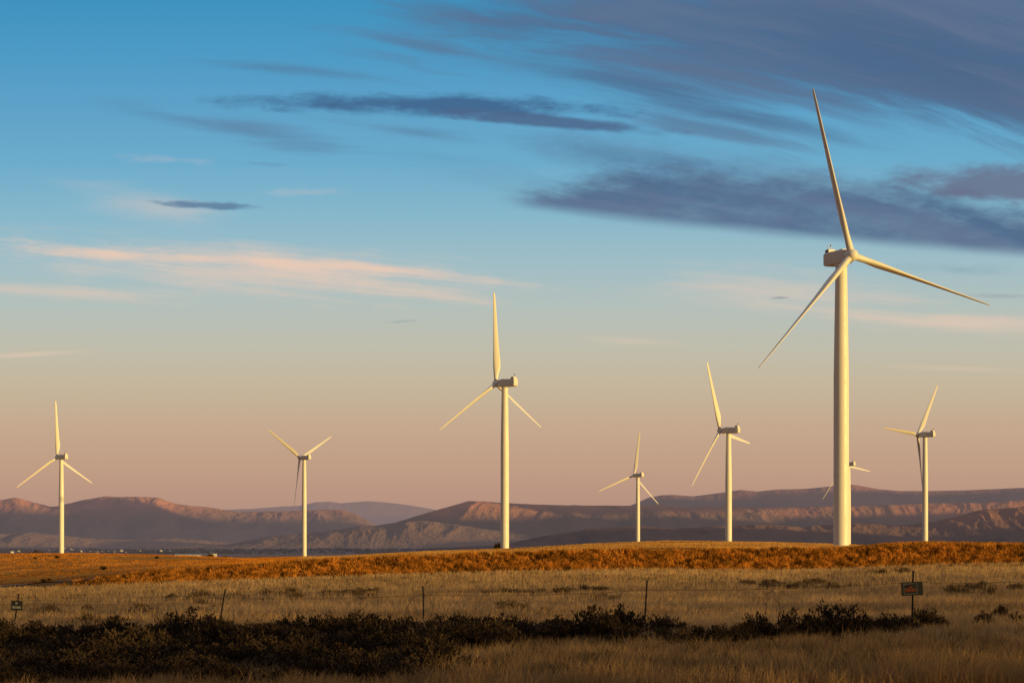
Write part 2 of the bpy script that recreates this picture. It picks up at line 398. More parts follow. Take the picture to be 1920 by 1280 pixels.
# added unseen range to the right, shaped so its shadow climbs the valley side
def caster(pts, tc):
    """height a ridge `tc` metres out along the sun heading needs for its shadow to end at the given points"""
    sx, sy = math.sin(SUN_AZ), math.cos(SUN_AZ); out = []
    for p, d, z in pts:
        x = (p - 960) / F * d
        out.append((-x * sy + d * sx, z + (tc - (x * sx + d * sy)) * math.tan(SUN_EL)))
    out.sort()
    return np.array([o[0] for o in out]), np.array([o[1] for o in out])
def shadow_range():
    pts = [(900, 8000, 60)] + [(p, 10500, z) for p, z in [(960, 62), (1200, 70), (1330, 66), (1410, 30), (1500, 32), (1560, 72), (1640, 40), (1700, 70), (1780, 70), (1830, 92), (1870, 96), (1960, 92)]] + \
          [(p, 14000, z) for p, z in [(640, 120), (720, 130), (800, 128), (850, 140), (930, 160), (1000, 138), (1110, 168), (1200, 130), (1290, 100), (1350, 160), (1450, 156), (1560, 162), (1650, 188), (1740, 172), (1800, 182), (1960, 190)]] + \
          [(1000, 20000, 300)] + [(p, 24500, z) for p, z in [(1200, 530), (1300, 500), (1400, 590), (1600, 622), (1700, 560), (1800, 590), (1960, 640)]]
    pts = [(p, d, z - (34 if d > 12000 else 26)) for p, d, z in pts]
    sv, hv = caster(pts, -500)
    sv = np.concatenate([[5500, 6500], sv, [26500, 30000, 36000]]); hv = np.concatenate([[-60, 60], hv, [1350, 1350, 500]])
    s = np.linspace(5500, 36000, 520)
    Hs = np.interp(s, sv, hv)
    Hs = Hs + 22 * fbm(s / 420., s * 0 + .3, 71, 4)
    v = np.linspace(-1, 1, 25)
    S, V = np.meshgrid(s, v)
    tt = -500 + V * 1400 + 120 * fbm(S / 3000., V, 75, 2)
    sx, sy = math.sin(SUN_AZ), math.cos(SUN_AZ)
    X = tt * sx - S * sy; Y = tt * sy + S * sx
    Z = -60 + (np.broadcast_to(Hs, S.shape) + 60) * (1 - np.abs(V) ** 1.1) + 40 * fbm(X / 900, Y / 900, 77, 3) * (1 - np.abs(V))
    idx = np.arange(S.size).reshape(S.shape)
    fc = np.stack([idx[:-1, :-1], idx[:-1, 1:], idx[1:, 1:], idx[1:, :-1]], -1).reshape(-1, 4)
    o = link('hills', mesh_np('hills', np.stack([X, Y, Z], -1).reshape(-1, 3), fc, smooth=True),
             mat_hill('shadow_range_haze', LOW, HIGH, 300, 900, .4, C4(.12, .1, .12)))
    o['kind'] = 'structure'
shadow_range()

# unseen cloud mesh added far right, shaped to cast shadow on the left range
def shadow_cloud():
    sv, hv = caster([(p, 17800, z - 45) for p, z in [(-300, 300), (0, 285), (70, 270), (115, 400), (150, 440), (255, 430), (280, 290), (320, 195), (420, 185), (500, 178), (600, 172), (660, 150), (800, 120)]], -800)
    s = np.linspace(sv[0] - 500, sv[-1] + 500, 200)
    top = np.interp(s, sv, hv) + 14 * fbm(s / 200., s * 0, 5, 4)
    bot = 468 + 8 * fbm(s / 300., s * 0 + .7, 6, 3)
    end = sstep(s[0], s[0] + 400, s) * (1 - sstep(s[-1] - 400, s[-1], s))
    mid = (top + bot) / 2; hh = (top - bot) / 2 * (.15 + .85 * end)
    a = np.linspace(0, 2 * np.pi, 40, endpoint=False)
    S, A_ = np.meshgrid(s, a)
    lump = 1 + .10 * fbm(S / 240., A_ * 1.5, 9, 4) * np.abs(np.cos(A_))
    T_ = -800 + np.cos(A_) * 420 * lump + 90 * fbm(S / 500., A_, 12, 3)
    Z = np.broadcast_to(mid, S.shape) + np.sin(A_) * np.broadcast_to(hh, S.shape)
    sx, sy = math.sin(SUN_AZ), math.cos(SUN_AZ)
    X = T_ * sx - S * sy; Y = T_ * sy + S * sx
    idx = np.arange(S.size).reshape(S.shape); nx_ = np.roll(idx, -1, axis=0)
    fc = np.stack([idx[:, :-1], idx[:, 1:], nx_[:, 1:], nx_[:, :-1]], -1).reshape(-1, 4)
    o = link('shadow_clouds', mesh_np('shadow_clouds', np.stack([X, Y, Z], -1).reshape(-1, 3), fc, smooth=True), mat_plain('shadow_cloud_grey', (.7, .68, .7), 1.0, 0, .1, .002))
    o['kind'] = 'structure'
shadow_cloud()

# ------------------------------------------------------------------ wind turbines
HUB_H = 80.0; ROT_R = 45.0; OVER = 5.0
def blade_mesh(cs=1.0, ts=1.0):
    rr = [1.1, 1.9, 3.0, 4.5, 6.5, 8.8, 11, 14, 18, 23, 28, 33, 38, 42, 44.2, 45]
    ch = [1.85, 1.85, 1.95, 2.4, 3.1, 3.55, 3.5, 3.2, 2.8, 2.4, 2.05, 1.75, 1.45, 1.15, .85, .35]
    th = [1.0, 1.0, .95, .76, .54, .44, .39, .34, .31, .29, .28, .27, .26, .26, .26, .26]
    tw = [14, 14, 14, 13.5, 12, 10, 8.4, 6.5, 4.6, 3.0, 1.9, 1.0, .4, 0, 0, 0]
    ch = [c if i < 3 else max(c * cs, .3) for i, c in enumerate(ch)]; th = [v if i < 3 else min(1.0, v * ts) for i, v in enumerate(th)]
    N = 20; co = []
    for r_, c, t, w in zip(rr, ch, th, tw):
        bl = min(1.0, max(0.0, (r_ - 2.2) / 5.0))
        for k in range(N):
            a = 2 * math.pi * k / N
            xc = 0.5 + 0.5 * math.cos(a)                    # 1 trailing .. 0 leading
            circ_y = 0.5 * math.sin(a)
            yt = 5 * (0.2969 * math.sqrt(xc) - .126 * xc - .3516 * xc ** 2 + .2843 * xc ** 3 - .1015 * xc ** 4)
            af_y = math.copysign(yt, math.sin(a)) * (1.0 if math.sin(a) >= 0 else .75) if 0 < k else 0
            yy = (circ_y * (1 - bl) + af_y * bl) * t * c
            off = .5 * (1 - bl) + .32 * bl
            xx = (off - xc) * c                               # + towards leading edge
            b = math.radians(w)
            Y_ = xx * math.cos(b) + yy * math.sin(b) * -1
            X_ = xx * math.sin(b) + yy * math.cos(b)
            co.append((X_, Y_, r_))
    f = []
    for i in range(len(rr) - 1):
        for k in range(N):
            f.append((i * N + k, i * N + (k + 1) % N, (i + 1) * N + (k + 1) % N, (i + 1) * N + k))
    me = bpy.data.meshes.new('blade')
    me.from_pydata(co, [], f + [tuple(range(N))[::-1], tuple(range((len(rr) - 1) * N, len(rr) * N))])
    bm = bmesh.new(); bm.from_mesh(me); bmesh.ops.recalc_face_normals(bm, faces=bm.faces[:]); bm.to_mesh(me); bm.free()
    for p in me.polygons: p.use_smooth = len(p.vertices) == 4
    me.materials.append(M_BLADE)
    return me
BLADE = blade_mesh(); BLADE_SLIM = blade_mesh(.84, 1.12)

def tower_mesh(H):
    bm = bmesh.new()
    top = H - 1.95
    prof = [(-3.0, 2.06), (0, 2.06)]
    joints = [H - 80 + 22, H - 80 + 48, H - 80 + 63]
    def rad(z): return 2.05 if z < H - 80 + 46 else 2.05 - (z - (H - 80 + 46)) / (top - (H - 80 + 46)) * 0.5
    z = 0.0
    for j in joints:
        prof += [(j - .06, rad(j)), (j - .05, rad(j) + .035), (j + .05, rad(j) + .035), (j + .06, rad(j))]
    prof += [(top - .35, rad(top)), (top - .3, rad(top) + .12), (top, rad(top) + .12)]
    lathe(bm, prof, 40)
    me = bm_mesh('tower', bm)
    for p in me.polygons: p.use_smooth = len(p.vertices) == 4
    try: me.set_sharp_from_angle(angle=R(40))
    except Exception: pass
    me.materials.append(M_TOWER)
    return me

def nacelle_mesh():
    bm = bmesh.new()
    # cross sections along the axis (x, half width, z low, z high)
    secs = [(-6.35, 1.30, -1.35, 1.45), (-6.2, 1.52, -1.6, 1.68), (-5.6, 1.66, -1.78, 1.80), (-4.0, 1.72, -1.9, 1.84), (0, 1.74, -1.9, 1.84),
            (2.2, 1.70, -1.86, 1.78), (3.0, 1.55, -1.7, 1.66), (3.25, 1.35, -1.5, 1.5)]
    rings = []
    n = 6
    for (x, hw, z0, z1) in secs:
        zc, hh = (z0 + z1) / 2, (z1 - z0) / 2; rc = 0.42
        ring = []
        for (cy, cz_, a0) in ((hw - rc, hh - rc, 0), (-(hw - rc), hh - rc, 90), (-(hw - rc), -(hh - rc), 180), (hw - rc, -(hh - rc), 270)):
            for k in range(n + 1):
                a = math.radians(a0 + 90 * k / n)
                ring.append(bm.verts.new((x, cy + rc * math.cos(a), zc + cz_ + rc * math.sin(a))))
        rings.append(ring)
    m = len(rings[0])
    for r0, r1 in zip(rings, rings[1:]):
        for k in range(m): bm.faces.new((r0[k], r0[(k + 1) % m], r1[(k + 1) % m], r1[k]))
    bm.faces.new(rings[0][::-1]); bm.faces.new(rings[-1])
    # side seam and grille lines
    for sy in (-1, 1):
        add_box(bm, (-1.5, sy * 1.742, -.85), (7.6, .05, .07))
        add_box(bm, (-4.6, sy * 1.73, .2), (.06, .06, 2.6))
    bmesh.ops.recalc_face_normals(bm, faces=bm.faces[:])
    me = bm_mesh('nacelle', bm)
    for p in me.polygons: p.use_smooth = True
    try: me.set_sharp_from_angle(angle=R(35))
    except Exception: pass
    me.materials.append(M_NAC)
    return me
def box_mesh(name, boxes, mat, bevel=.06):
    bm = bmesh.new()
    for c, s in boxes: add_box(bm, c, s, None, bevel)
    me = bm_mesh(name, bm); me.materials.append(mat)
    return me
def hub_mesh():
    bm = bmesh.new()
    lathe(bm, [(-1.75, 1.15), (-1.55, 1.45), (-.9, 1.62), (0, 1.70), (.7, 1.60), (1.25, 1.32), (1.6, .95), (1.85, .5), (1.93, .08)], 28, 'X')
    me = bm_mesh('hub', bm, True)
    me.materials.append(M_BLADE)
    return me
def collar_mesh():
    bm = bmesh.new(); lathe(bm, [(1.15, 1.0), (1.75, 1.0), (1.8, .96)], 24, 'Z')
    me = bm_mesh('blade_collar', bm); me.materials.append(M_NAC); return me
NACELLE = nacelle_mesh(); HUB = hub_mesh(); COLLAR = collar_mesh()
COOLER = box_mesh('cooler_box', [((-5.0, 0, 2.2), (1.7, 2.5, .85)), ((-5.0, 0, 2.72), (1.2, 2.0, .25))], M_NAC, .1)
GRILLE = box_mesh('cooler_grille', [((-5.0, -1.272, 2.25), (1.3, .05, .55))], M_DARK, .01)
GRILLE2 = box_mesh('cooler_grille', [((-5.0, 1.272, 2.25), (1.3, .05, .55))], M_DARK, .01)
HATCH = box_mesh('roof_hatch', [((.9, 0, 1.93), (1.7, 1.7, .3)), ((-1.4, .6, 1.9), (.7, .7, .2))], M_NAC, .06)
def mast_mesh():
    bm = bmesh.new()
    add_tube(bm, [(-5.5, .5, 2.6), (-5.5, .5, 4.0)], .045); add_tube(bm, [(-5.5, -.5, 2.6), (-5.5, -.5, 3.7)], .045)
    add_tube(bm, [(-5.5, -.5, 3.4), (-5.5, .5, 3.4)], .035)
    add_box(bm, (-5.7, .5, 4.0), (.7, .10, .34)); add_box(bm, (-5.5, -.5, 3.8), (.34, .34, .22))
    me = bm_mesh('wind_vane', bm); me.materials.append(M_STEEL); return me
VANE = mast_mesh()
def ring_mesh():
    bm = bmesh.new(); lathe(bm, [(-2.35, 1.75), (-1.85, 1.75)], 32); me = bm_mesh('yaw_ring', bm); me.materials.append(M_NAC); return me
YAW = ring_mesh()

def turbine(label, tower_px, hub_py, Lpx, axis_deg, theta, pitch, over, tlt, blade=None):
    """axis_deg: world heading of the rotor axis measured from +X"""
    d = F * ROT_R / Lpx
    x = (tower_px - 960) / F * d
    zh = (HY - hub_py) / F * d + CZ
    gz = float(ground_z(np.array([x]), np.array([d]))[0])
    H = zh - gz
    t = empty('wind_turbine', (x, d, gz), R(axis_deg))
    tag(t, label, 'wind turbine', 'white wind turbines on the plateau')
    link('tower', tower_mesh(H), None, t)
    y = link('yaw_ring', YAW, None, t); y.location = (0, 0, H)
    n = link('nacelle', NACELLE, None, t); n.location = (0, 0, H)
    if over > 5.1: n.scale = (over / 5.0, 1, 1)
    for nm, me in (('cooler_box', COOLER), ('cooler_grille', GRILLE), ('cooler_grille', GRILLE2), ('roof_hatch', HATCH), ('wind_vane', VANE)):
        link(nm, me, None, n)
    base = Matrix.Translation((over, 0, H)) @ Matrix.Rotation(R(-tlt), 4, 'Y')
    h = link('hub', HUB, None, t); h.matrix_local = base
    for k in range(3):
        a = theta + 120 * k
        mt = base @ Matrix.Rotation(R(-a), 4, 'X') @ Matrix.Rotation(R(3.0), 4, 'Y')
        b = link('blade', blade or BLADE, None, t); b.matrix_local = mt @ Matrix.Rotation(R(-pitch), 4, 'Z')
        c = link('blade_collar', COLLAR, None, b)
    return t
turbine('largest wind turbine, near tower rising from right of centre, rotor facing right', 1577.3, 482.7, 315.2, -65, -14.9, 88, 4.77, 4.3, BLADE_SLIM)
turbine('second largest wind turbine, mid-picture, one blade pointing straight up', 946.5, 718.1, 171.6, 140, 3.7, 38, 5.7, 4.3)
turbine('leftmost wind turbine, standing behind the orange grassy hill', 115, 856.8, 106.3, 144, 4.1, 32, 4.94, 5)
turbine('wind turbine with two raised blades in a V and one hanging down', 570.5, 857.8, 94.2, 138.9, -62.2, 46, 5.9, 4.4)
turbine('smallest fully visible wind turbine, right of the mid-picture one', 1196, 890.7, 86.3, 126, -8.2, 38, 6.0, 4.5)
turbine('wind turbine just left of the largest one, long blade leaning left', 1366, 806.7, 135.5, 145, 22.2, 22, 6.0, 3.5)
turbine('distant wind turbine mostly hidden behind the largest tower', 1591.2, 869.9, 85.8, 131.4, 22.5, 38, 5.9, 3.7)
turbine('rightmost wind turbine with one blade level to the left', 1734.5, 814.5, 117, 138.9, -33.6, 46, 6.0, 7)

# ------------------------------------------------------------------ fence, signs
def at(px, py, d): return Vector(((px - 960) / F * d, d, (HY - py) / F * d + CZ))
POSTS = [((37, 1103), (25, 1190), 66.0), ((425, 1094), (409.5, 1186), 63.5), ((792, 1087), (793.3, 1184), 60.0), ((1215, 1076), (1208.5, 1186), 56.5), ((1713.5, 1057), (1711, 1184), 52.0)]
fence = empty('wire_fence', (0, 60, float(ground_z(np.array([0.]), np.array([60.]))[0])))
tag(fence, 'sagging wire fence on thin dark steel posts crossing the dry field', 'fence')
def fence_part(name, bm, mat, parent):
    me = bm_mesh(name, bm); me.materials.append(mat)
    o = bpy.data.objects.new(name, me); COL.objects.link(o); o.parent = parent
    # geometry is given in world space, so undo the parent's offset
    o.matrix_parent_inverse = Matrix.Translation(-Vector(fence.location))
    return o
wire_pts = []
WIRE_Y = [1124, 1120, 1115, 1105.5, 1091]
for i, (tp, bp, d) in enumerate(POSTS):
    a = at(*tp, d); b = at(*bp, d)
    gz = float(ground_z(np.array([b.x]), np.array([b.y]))[0])
    ax = (a - b).normalized(); b = b + ax * ((gz - .15 - b.z) / ax.z)
    m = a - ax * 0.17
    bm = bmesh.new()
    L = (m - b).length; q = ax.to_track_quat('Z', 'Y').to_matrix()
    add_box(bm, (m + b) / 2, (.052, .012, L), q); add_box(bm, (m + b) / 2 + q @ Vector((0, .022, 0)), (.012, .032, L), q)
    for k in range(int(L / .09)):
        add_box(bm, b + ax * (.3 + k * .09) if .3 + k * .09 < L else m - ax * .02, (.016, .02, .022), q)
    po = fence_part('post', bm, M_POST, fence)
    bm = bmesh.new()
    add_box(bm, (a + m) / 2, (.054, .014, .17), q); add_box(bm, (a + m) / 2 + q @ Vector((0, .023, 0)), (.014, .032, .17), q)
    tip = fence_part('post_tip', bm, M_POSTTOP, po)
    f_ = (WIRE_Y[i] - tp[1]) / (bp[1] - tp[1])
    wire_pts.append(a.lerp(at(*bp, d), f_) + Vector((0, -.02, 0)))
P = [wire_pts[0] + (wire_pts[0] - wire_pts[1]) * .6] + wire_pts + [wire_pts[-1] + (wire_pts[-1] - wire_pts[-2]) * .6]
pts = []
for p0, p1 in zip(P, P[1:]):
    for k in range(8):
        t = k / 8; p = p0.lerp(p1, t); p.z -= .07 * 4 * t * (1 - t); pts.append(p)
pts.append(P[-1])
bm = bmesh.new(); add_tube(bm, pts, .0045, 5)
for i in range(0, len(pts) - 1):                       # barbs
    for k in range(4):
        p = pts[i].lerp(pts[i + 1], k / 4); add_tube(bm, [p + Vector((-.008, 0, -.018)), p + Vector((.008, 0, .018))], .0025, 3)
fence_part('wire', bm, M_WIRE, fence)

def wire_loop():
    d = 59.7; bm = bmesh.new()
    loop = [(772, 1158), (762, 1148), (760, 1143), (765, 1134), (773, 1123), (782, 1117), (792, 1115), (800, 1117), (806, 1124), (810, 1131), (811.5, 1139), (809, 1149), (806, 1158), (803, 1164)]
    pts = [at(x, y, d + .15 * math.sin(i)) for i, (x, y) in enumerate(loop)]
    fine = []
    for a, b in zip(pts, pts[1:]):
        for k in range(3): fine.append(a.lerp(b, k / 3))
    fine.append(pts[-1])
    add_tube(bm, fine, .007, 5)
    loop2 = [(759, 1146), (765, 1142), (770, 1149), (768, 1156), (776, 1160), (771, 1163), (762, 1158), (759, 1150)]
    add_tube(bm, [at(x, y, d + .1) for x, y in loop2], .006, 5)
    c = at(792, 1140, d)
    for v in bm.verts: v.co -= c
    o = link('wire_loop', bm_mesh('wire_loop', bm), M_WIRE); o.location = c
    tag(o, 'loose loop of rusty wire hanging round the middle fence post', 'wire')
wire_loop()

def text_mesh(body, size, ext=.002):
    cu = bpy.data.curves.new('text', 'FONT'); cu.body = body; cu.size = size; cu.extrude = ext
    cu.align_x = 'CENTER'; cu.align_y = 'CENTER'; cu.offset = size * .035
    to = bpy.data.objects.new('text', cu); COL.objects.link(to)
    dg = bpy.context.evaluated_depsgraph_get()
    me = bpy.data.meshes.new_from_object(to.evaluated_get(dg))
    bpy.data.objects.remove(to); bpy.data.curves.remove(cu)
    me.name = 'lettering'
    return me
def lettering(body, w, h, cx, cz, mat, parent):
    me = text_mesh(body, .1)
    co = np.empty(len(me.vertices) * 3); me.vertices.foreach_get('co', co); co = co.reshape(-1, 3)
    mn, mx = co.min(0), co.max(0); c = (mn + mx) / 2
    co = np.stack([(co[:, 0] - c[0]) * w / (mx[0] - mn[0]) + cx, -.016 - (co[:, 2] - mn[2]), (co[:, 1] - c[1]) * h / (mx[1] - mn[1]) + cz], -1)
    me.vertices.foreach_set('co', co.ravel()); me.materials.clear(); me.update()
    return link('lettering', me, mat, parent)
def sign(label, px, py, d, w, h, rot, rz, name='warning_sign'):
    o = empty(name, at(px, py, d)); o.rotation_euler = (0, R(rot), R(rz)); tag(o, label, 'sign')
    bm = bmesh.new(); add_box(bm, (0, 0, 0), (w, .02, h), None, .004, 1)
    link('board', bm_mesh('board', bm), M_BOARD, o)
    return o
s5 = sign('dark board with orange lettering in a pale border on right fence post', 1710, 1103, 51.95, .565, .352, -3.0, 0)
# inner placard with its border
bm = bmesh.new()
iw, ih, cx, bt = .36, .285, -.04, .020
for c, s in (((cx, -.013, ih / 2 - bt / 2), (iw, .006, bt)), ((cx, -.013, -ih / 2 + bt / 2), (iw, .006, bt)),
             ((cx - iw / 2 + bt / 2, -.013, 0), (bt, .006, ih - 2 * bt)), ((cx + iw / 2 - bt / 2, -.013, 0), (bt, .006, ih - 2 * bt))):
    add_box(bm, c, s)
link('border', bm_mesh('border', bm), mat_plain('grey_border', (.11, .115, .12), .7), s5)
lettering('NO', .075, .065, cx - .005, .05, M_SIGNO, s5)
lettering('TRESPASSING', .29, .075, cx, -.035, M_SIGNO, s5)
s1 = sign('small black sign with pale lettering on leftmost fence post', 31.5, 1134.5, 65.9, .375, .315, 1.5, 0)
lettering('NO', .07, .075, -.01, .075, M_SIGNW, s1)
lettering('TRESPASSING', .31, .085, -.01, -.06, M_SIGNW, s1)

# ------------------------------------------------------------------ grasses and shrubs
def blades(n, x, y, z, h, w, lean, tint, bend=True, seedv=0):
    r = np.random.default_rng(100 + seedv)
    az = r.uniform(0, 2 * np.pi, n)                       # facing
    la = r.uniform(0, 2 * np.pi, n)
    lx = np.cos(la) * lean * h + .06 * h; ly = np.sin(la) * lean * h
    wx = np.cos(az) * w * .5; wy = np.sin(az) * w * .5
    b = np.stack([x, y, z - .03], -1)
    W = np.stack([wx, wy, np.zeros(n)], -1)
    if bend:
        mid = b + np.stack([lx * .35, ly * .35, h * .6], -1)
        tip = b + np.stack([lx, ly, h * (1 - .25 * lean ** 2)], -1)
        co = np.stack([b - W, b + W, mid - W * .8, mid + W * .8, tip], 1).reshape(-1, 3)
        i = np.arange(n)[:, None] * 5
        f = np.concatenate([i + np.array([[0, 1, 3]]), i + np.array([[0, 3, 2]]), i + np.array([[2, 3, 4]])], 0)
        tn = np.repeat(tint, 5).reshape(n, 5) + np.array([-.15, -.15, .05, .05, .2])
    else:
        tip = b + np.stack([lx, ly, h], -1)
        co = np.stack([b - W, b + W, tip], 1).reshape(-1, 3)
        f = np.arange(n * 3).reshape(n, 3)
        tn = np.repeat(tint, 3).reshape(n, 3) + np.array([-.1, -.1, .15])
    return co, f, np.clip(tn.ravel(), 0, 1)

def in_view(n, d0, d1, power=1.0, m=1.18, seed=0, px0=0, px1=1920):
    r = np.random.default_rng(seed)
    d = (d0 ** (power + 1) + r.uniform(0, 1, n) * (d1 ** (power + 1) - d0 ** (power + 1))) ** (1 / (power + 1))
    c = (px0 + px1) / 2; hw = (px1 - px0) / 2 * m
    u = (c + r.uniform(-1, 1, n) * hw - 960) / F
    return u * d, d, r

def thicket_mask(x, d):
    """1 where the dark sagebrush belt stands"""
    px = x / d * F + 960
    lim = np.interp(d, [36, 42, 46, 49, 52.5], [800, 880, 960, 1130, 1320])
    return (px < lim) & (d < 52.5 + 1.0 * gnoise(px / 160, px * 0, 4))

def grass_field():
    """tufts of long dry blades: the blades of a tuft share height and colour and lean outwards"""
    cos, fs, ts = [], [], []; off = 0
    for k, (nt_, per, d0, d1, hh, ww, sp_, bend) in enumerate([(9000, 17, 33, 46, .50, .011, .11, True), (11000, 14, 46, 64, .46, .013, .12, True), (19000, 9, 64, 100, .42, .018, .14, True), (30000, 5, 100, 168, .36, .030, .18, False)]):
        x, d, r = in_view(nt_, d0, d1, 0.2, 1.15, 40 + k)
        cl = fbm(x * .55, d * .55, 60, 3)
        th = thicket_mask(x, d)
        keep = r.uniform(0, 1, nt_) < .30 + 1.3 * np.clip(cl + .35, 0, 1)
        keep &= ~(th & (r.uniform(0, 1, nt_) < np.interp(d, [36, 44, 52], [.35, .55, .75])))
        keep &= d < np.interp(x / d * F + 960, PX, DB) + .3
        x, d, th = x[keep], d[keep], th[keep]; n = len(x)
        big = fbm(x * .06, d * .10, 64, 3); med = fbm(x * .45, d * .45, 65, 2)
        h = hh * (.6 + .55 * r.uniform(0, 1, n)) * (1 + .45 * big + .4 * med) * np.where(th, .8, 1.0)
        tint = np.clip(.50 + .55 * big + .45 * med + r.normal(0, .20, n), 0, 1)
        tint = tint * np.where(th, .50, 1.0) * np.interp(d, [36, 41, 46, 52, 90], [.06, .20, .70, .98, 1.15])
        x, d, h, tint = (np.repeat(v, per) for v in (x, d, h, tint)); n = len(x)
        ox = r.normal(0, sp_, n); oy = r.normal(0, sp_, n)
        hb = h * (.55 + .45 * r.uniform(0, 1, n))
        w = ww * (.7 + .6 * r.uniform(0, 1, n))
        lean = .12 + .7 * r.uniform(0, 1, n) ** 1.6
        co, f, tn = blades(n, x + ox, d + oy, ground_z(x + ox, d + oy), hb, w, lean, np.clip(tint + r.normal(0, .07, n), 0, 1), bend, k)
        cos.append(co); fs.append(f + off); ts.append(tn); off += len(co)
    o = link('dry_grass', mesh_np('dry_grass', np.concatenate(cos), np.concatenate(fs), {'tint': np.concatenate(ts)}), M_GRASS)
    o['kind'] = 'stuff'; tag(o, 'tall dry straw-coloured grass covering the shaded foreground field', 'grass')
grass_field()

def clump_field(name, label, cat, mat, X, Y, per, h, spread, w, seed, tint_fn, upright=.5, zoff=0.0):
    """clumps of upright dry leaves: every centre gets `per` small leaves"""
    r = np.random.default_rng(seed); n = len(X)
    hx = np.repeat(X, per) + r.normal(0, 1, n * per) * np.repeat(spread, per)
    hy = np.repeat(Y, per) + r.normal(0, 1, n * per) * np.repeat(spread, per)
    hz = ground_z(hx, hy) + r.uniform(0, .55, n * per) * np.repeat(h, per) * .8 + zoff
    ct = np.repeat(tint_fn(X, Y, r), per)
    hh = np.repeat(h, per) * (.4 + .6 * r.uniform(0, 1, n * per))
    ww = np.repeat(w, per) * (.6 + .8 * r.uniform(0, 1, n * per))
    lean = upright * r.uniform(.2, 1.6, n * per)
    co, f, tn = blades(n * per, hx, hy, hz, hh, ww, lean, np.clip(ct + r.normal(0, .12, n * per), 0, 1), False, seed)
    o = link(name, mesh_np(name, co, f, {'tint': tn}), mat)
    o['kind'] = 'stuff'; tag(o, label, cat)

def bank():
    r = np.random.default_rng(5); n = 9500
    px = r.uniform(110, 2150, n); u = (px - 960) / F
    v = r.uniform(-.1, 1.12, n)
    d = np.interp(u, PU, DB) + v * 3.4
    keep = r.uniform(0, 1, n) < sstep(110, 240, px) * .9 + .1
    keep &= r.uniform(0, 1, n) < .45 + .9 * np.clip(gnoise(px / 26, v * 2.2, 3) + .45, 0, 1)
    px, d, u = px[keep], d[keep], u[keep]; n = len(d)
    clump_field('bank_brush', 'rough orange sunlit brush covering the low bank behind the field', 'brush', M_BANK, u * d, d, 22,
                .27 * (.5 + .8 * r.uniform(0, 1, n)) * sstep(60, 330, px) + .1, np.full(n, .075), np.full(n, .06), 71,
                lambda X, Y, q: np.clip(.5 + .8 * gnoise(X * 1.1, Y * 1.3, 91) + q.normal(0, .36, len(X)), 0, 1), .75)  # strong dark-to-light tint puts shadow gaps into the leaf colour
    # dead dark forbs standing in the near grass
    n = 5200; x, d, r = in_view(n, 35, 50, .2, 1.1, 301)
    px = x / d * F + 960
    k = (r.uniform(0, 1, n) < np.interp(d, [35, 40, 43, 50], [1.0, .7, .25, .04])) & (gnoise(x * .5, d * .5, 303) > -.22) & (px > 760)
    x, d = x[k], d[k]; n = len(x)
    clump_field('dead_forbs', 'dark dead forbs scattered in the grass along the bottom edge', 'forbs', M_WEED, x, d, 26, .34 * (.5 + .8 * r.uniform(0, 1, n)), np.full(n, .09), np.full(n, .022), 305,
                lambda X, Y, q: np.clip(.25 + q.normal(0, .2, len(X)), 0, 1), .6)
bank()

def plateau():
    n = 80000
    x, d, r = in_view(n, 176, 900, -.35, 1.12, 77)
    px = x / d * F + 960
    keep = (gnoise(x * .03, d * .012, 33) > -.42) & ~((px < 700) & (d < np.interp(px, PX, DB) + np.interp(px, [0, 300, 700], [14, 12, 7])))
    x, d = x[keep], d[keep]; n = len(x)
    s = np.clip(d / 330, .6, 2.2); ht = (.20 * (.6 + .8 * r.uniform(0, 1, n))) * np.clip(d / 300, .7, 1.4)
    px = x / d * F + 960; left = px + 60 * gnoise(d * .02, d * 0) < 560
    for nm, lab, mat, m_, sd in (('hill_grass', 'short russet grass on the sunlit hill at the far left', M_RUSSET, left, 78), ('plateau_grass', 'short golden grass on the sunlit plateau under the turbines', M_GOLD, ~left, 79)):
        clump_field(nm, lab, 'grass', mat, x[m_], d[m_], 7, ht[m_], .35 * s[m_], .06 * s[m_], sd,
                    lambda X, Y, q: np.clip(.5 + .7 * fbm(X * .05, Y * .012, 92, 3) + .5 * gnoise(X * .25, Y * .03, 93) + q.normal(0, .2, len(X)), 0, 1), .5)
    # the bushy knoll on the right
    n = 6000; r = np.random.default_rng(81)
    px = r.uniform(1600, 2150, n); d = r.uniform(190, 440, n)
    keep = d > 440 - (px - 1600) * 3.0
    px, d = px[keep], d[keep]; n = len(d)
    clump_field('knoll_brush', 'russet brush over the low knoll at the right end of the plateau', 'brush', M_BANK, (px - 960) / F * d, d, 14,
                .42 * (.5 + .8 * r.uniform(0, 1, n)), np.full(n, .28), np.full(n, .14), 83,
                lambda X, Y, q: np.clip(.35 + .6 * gnoise(X * .4, Y * .2, 95) + q.normal(0, .2, len(X)), 0, 1), .6)
plateau()

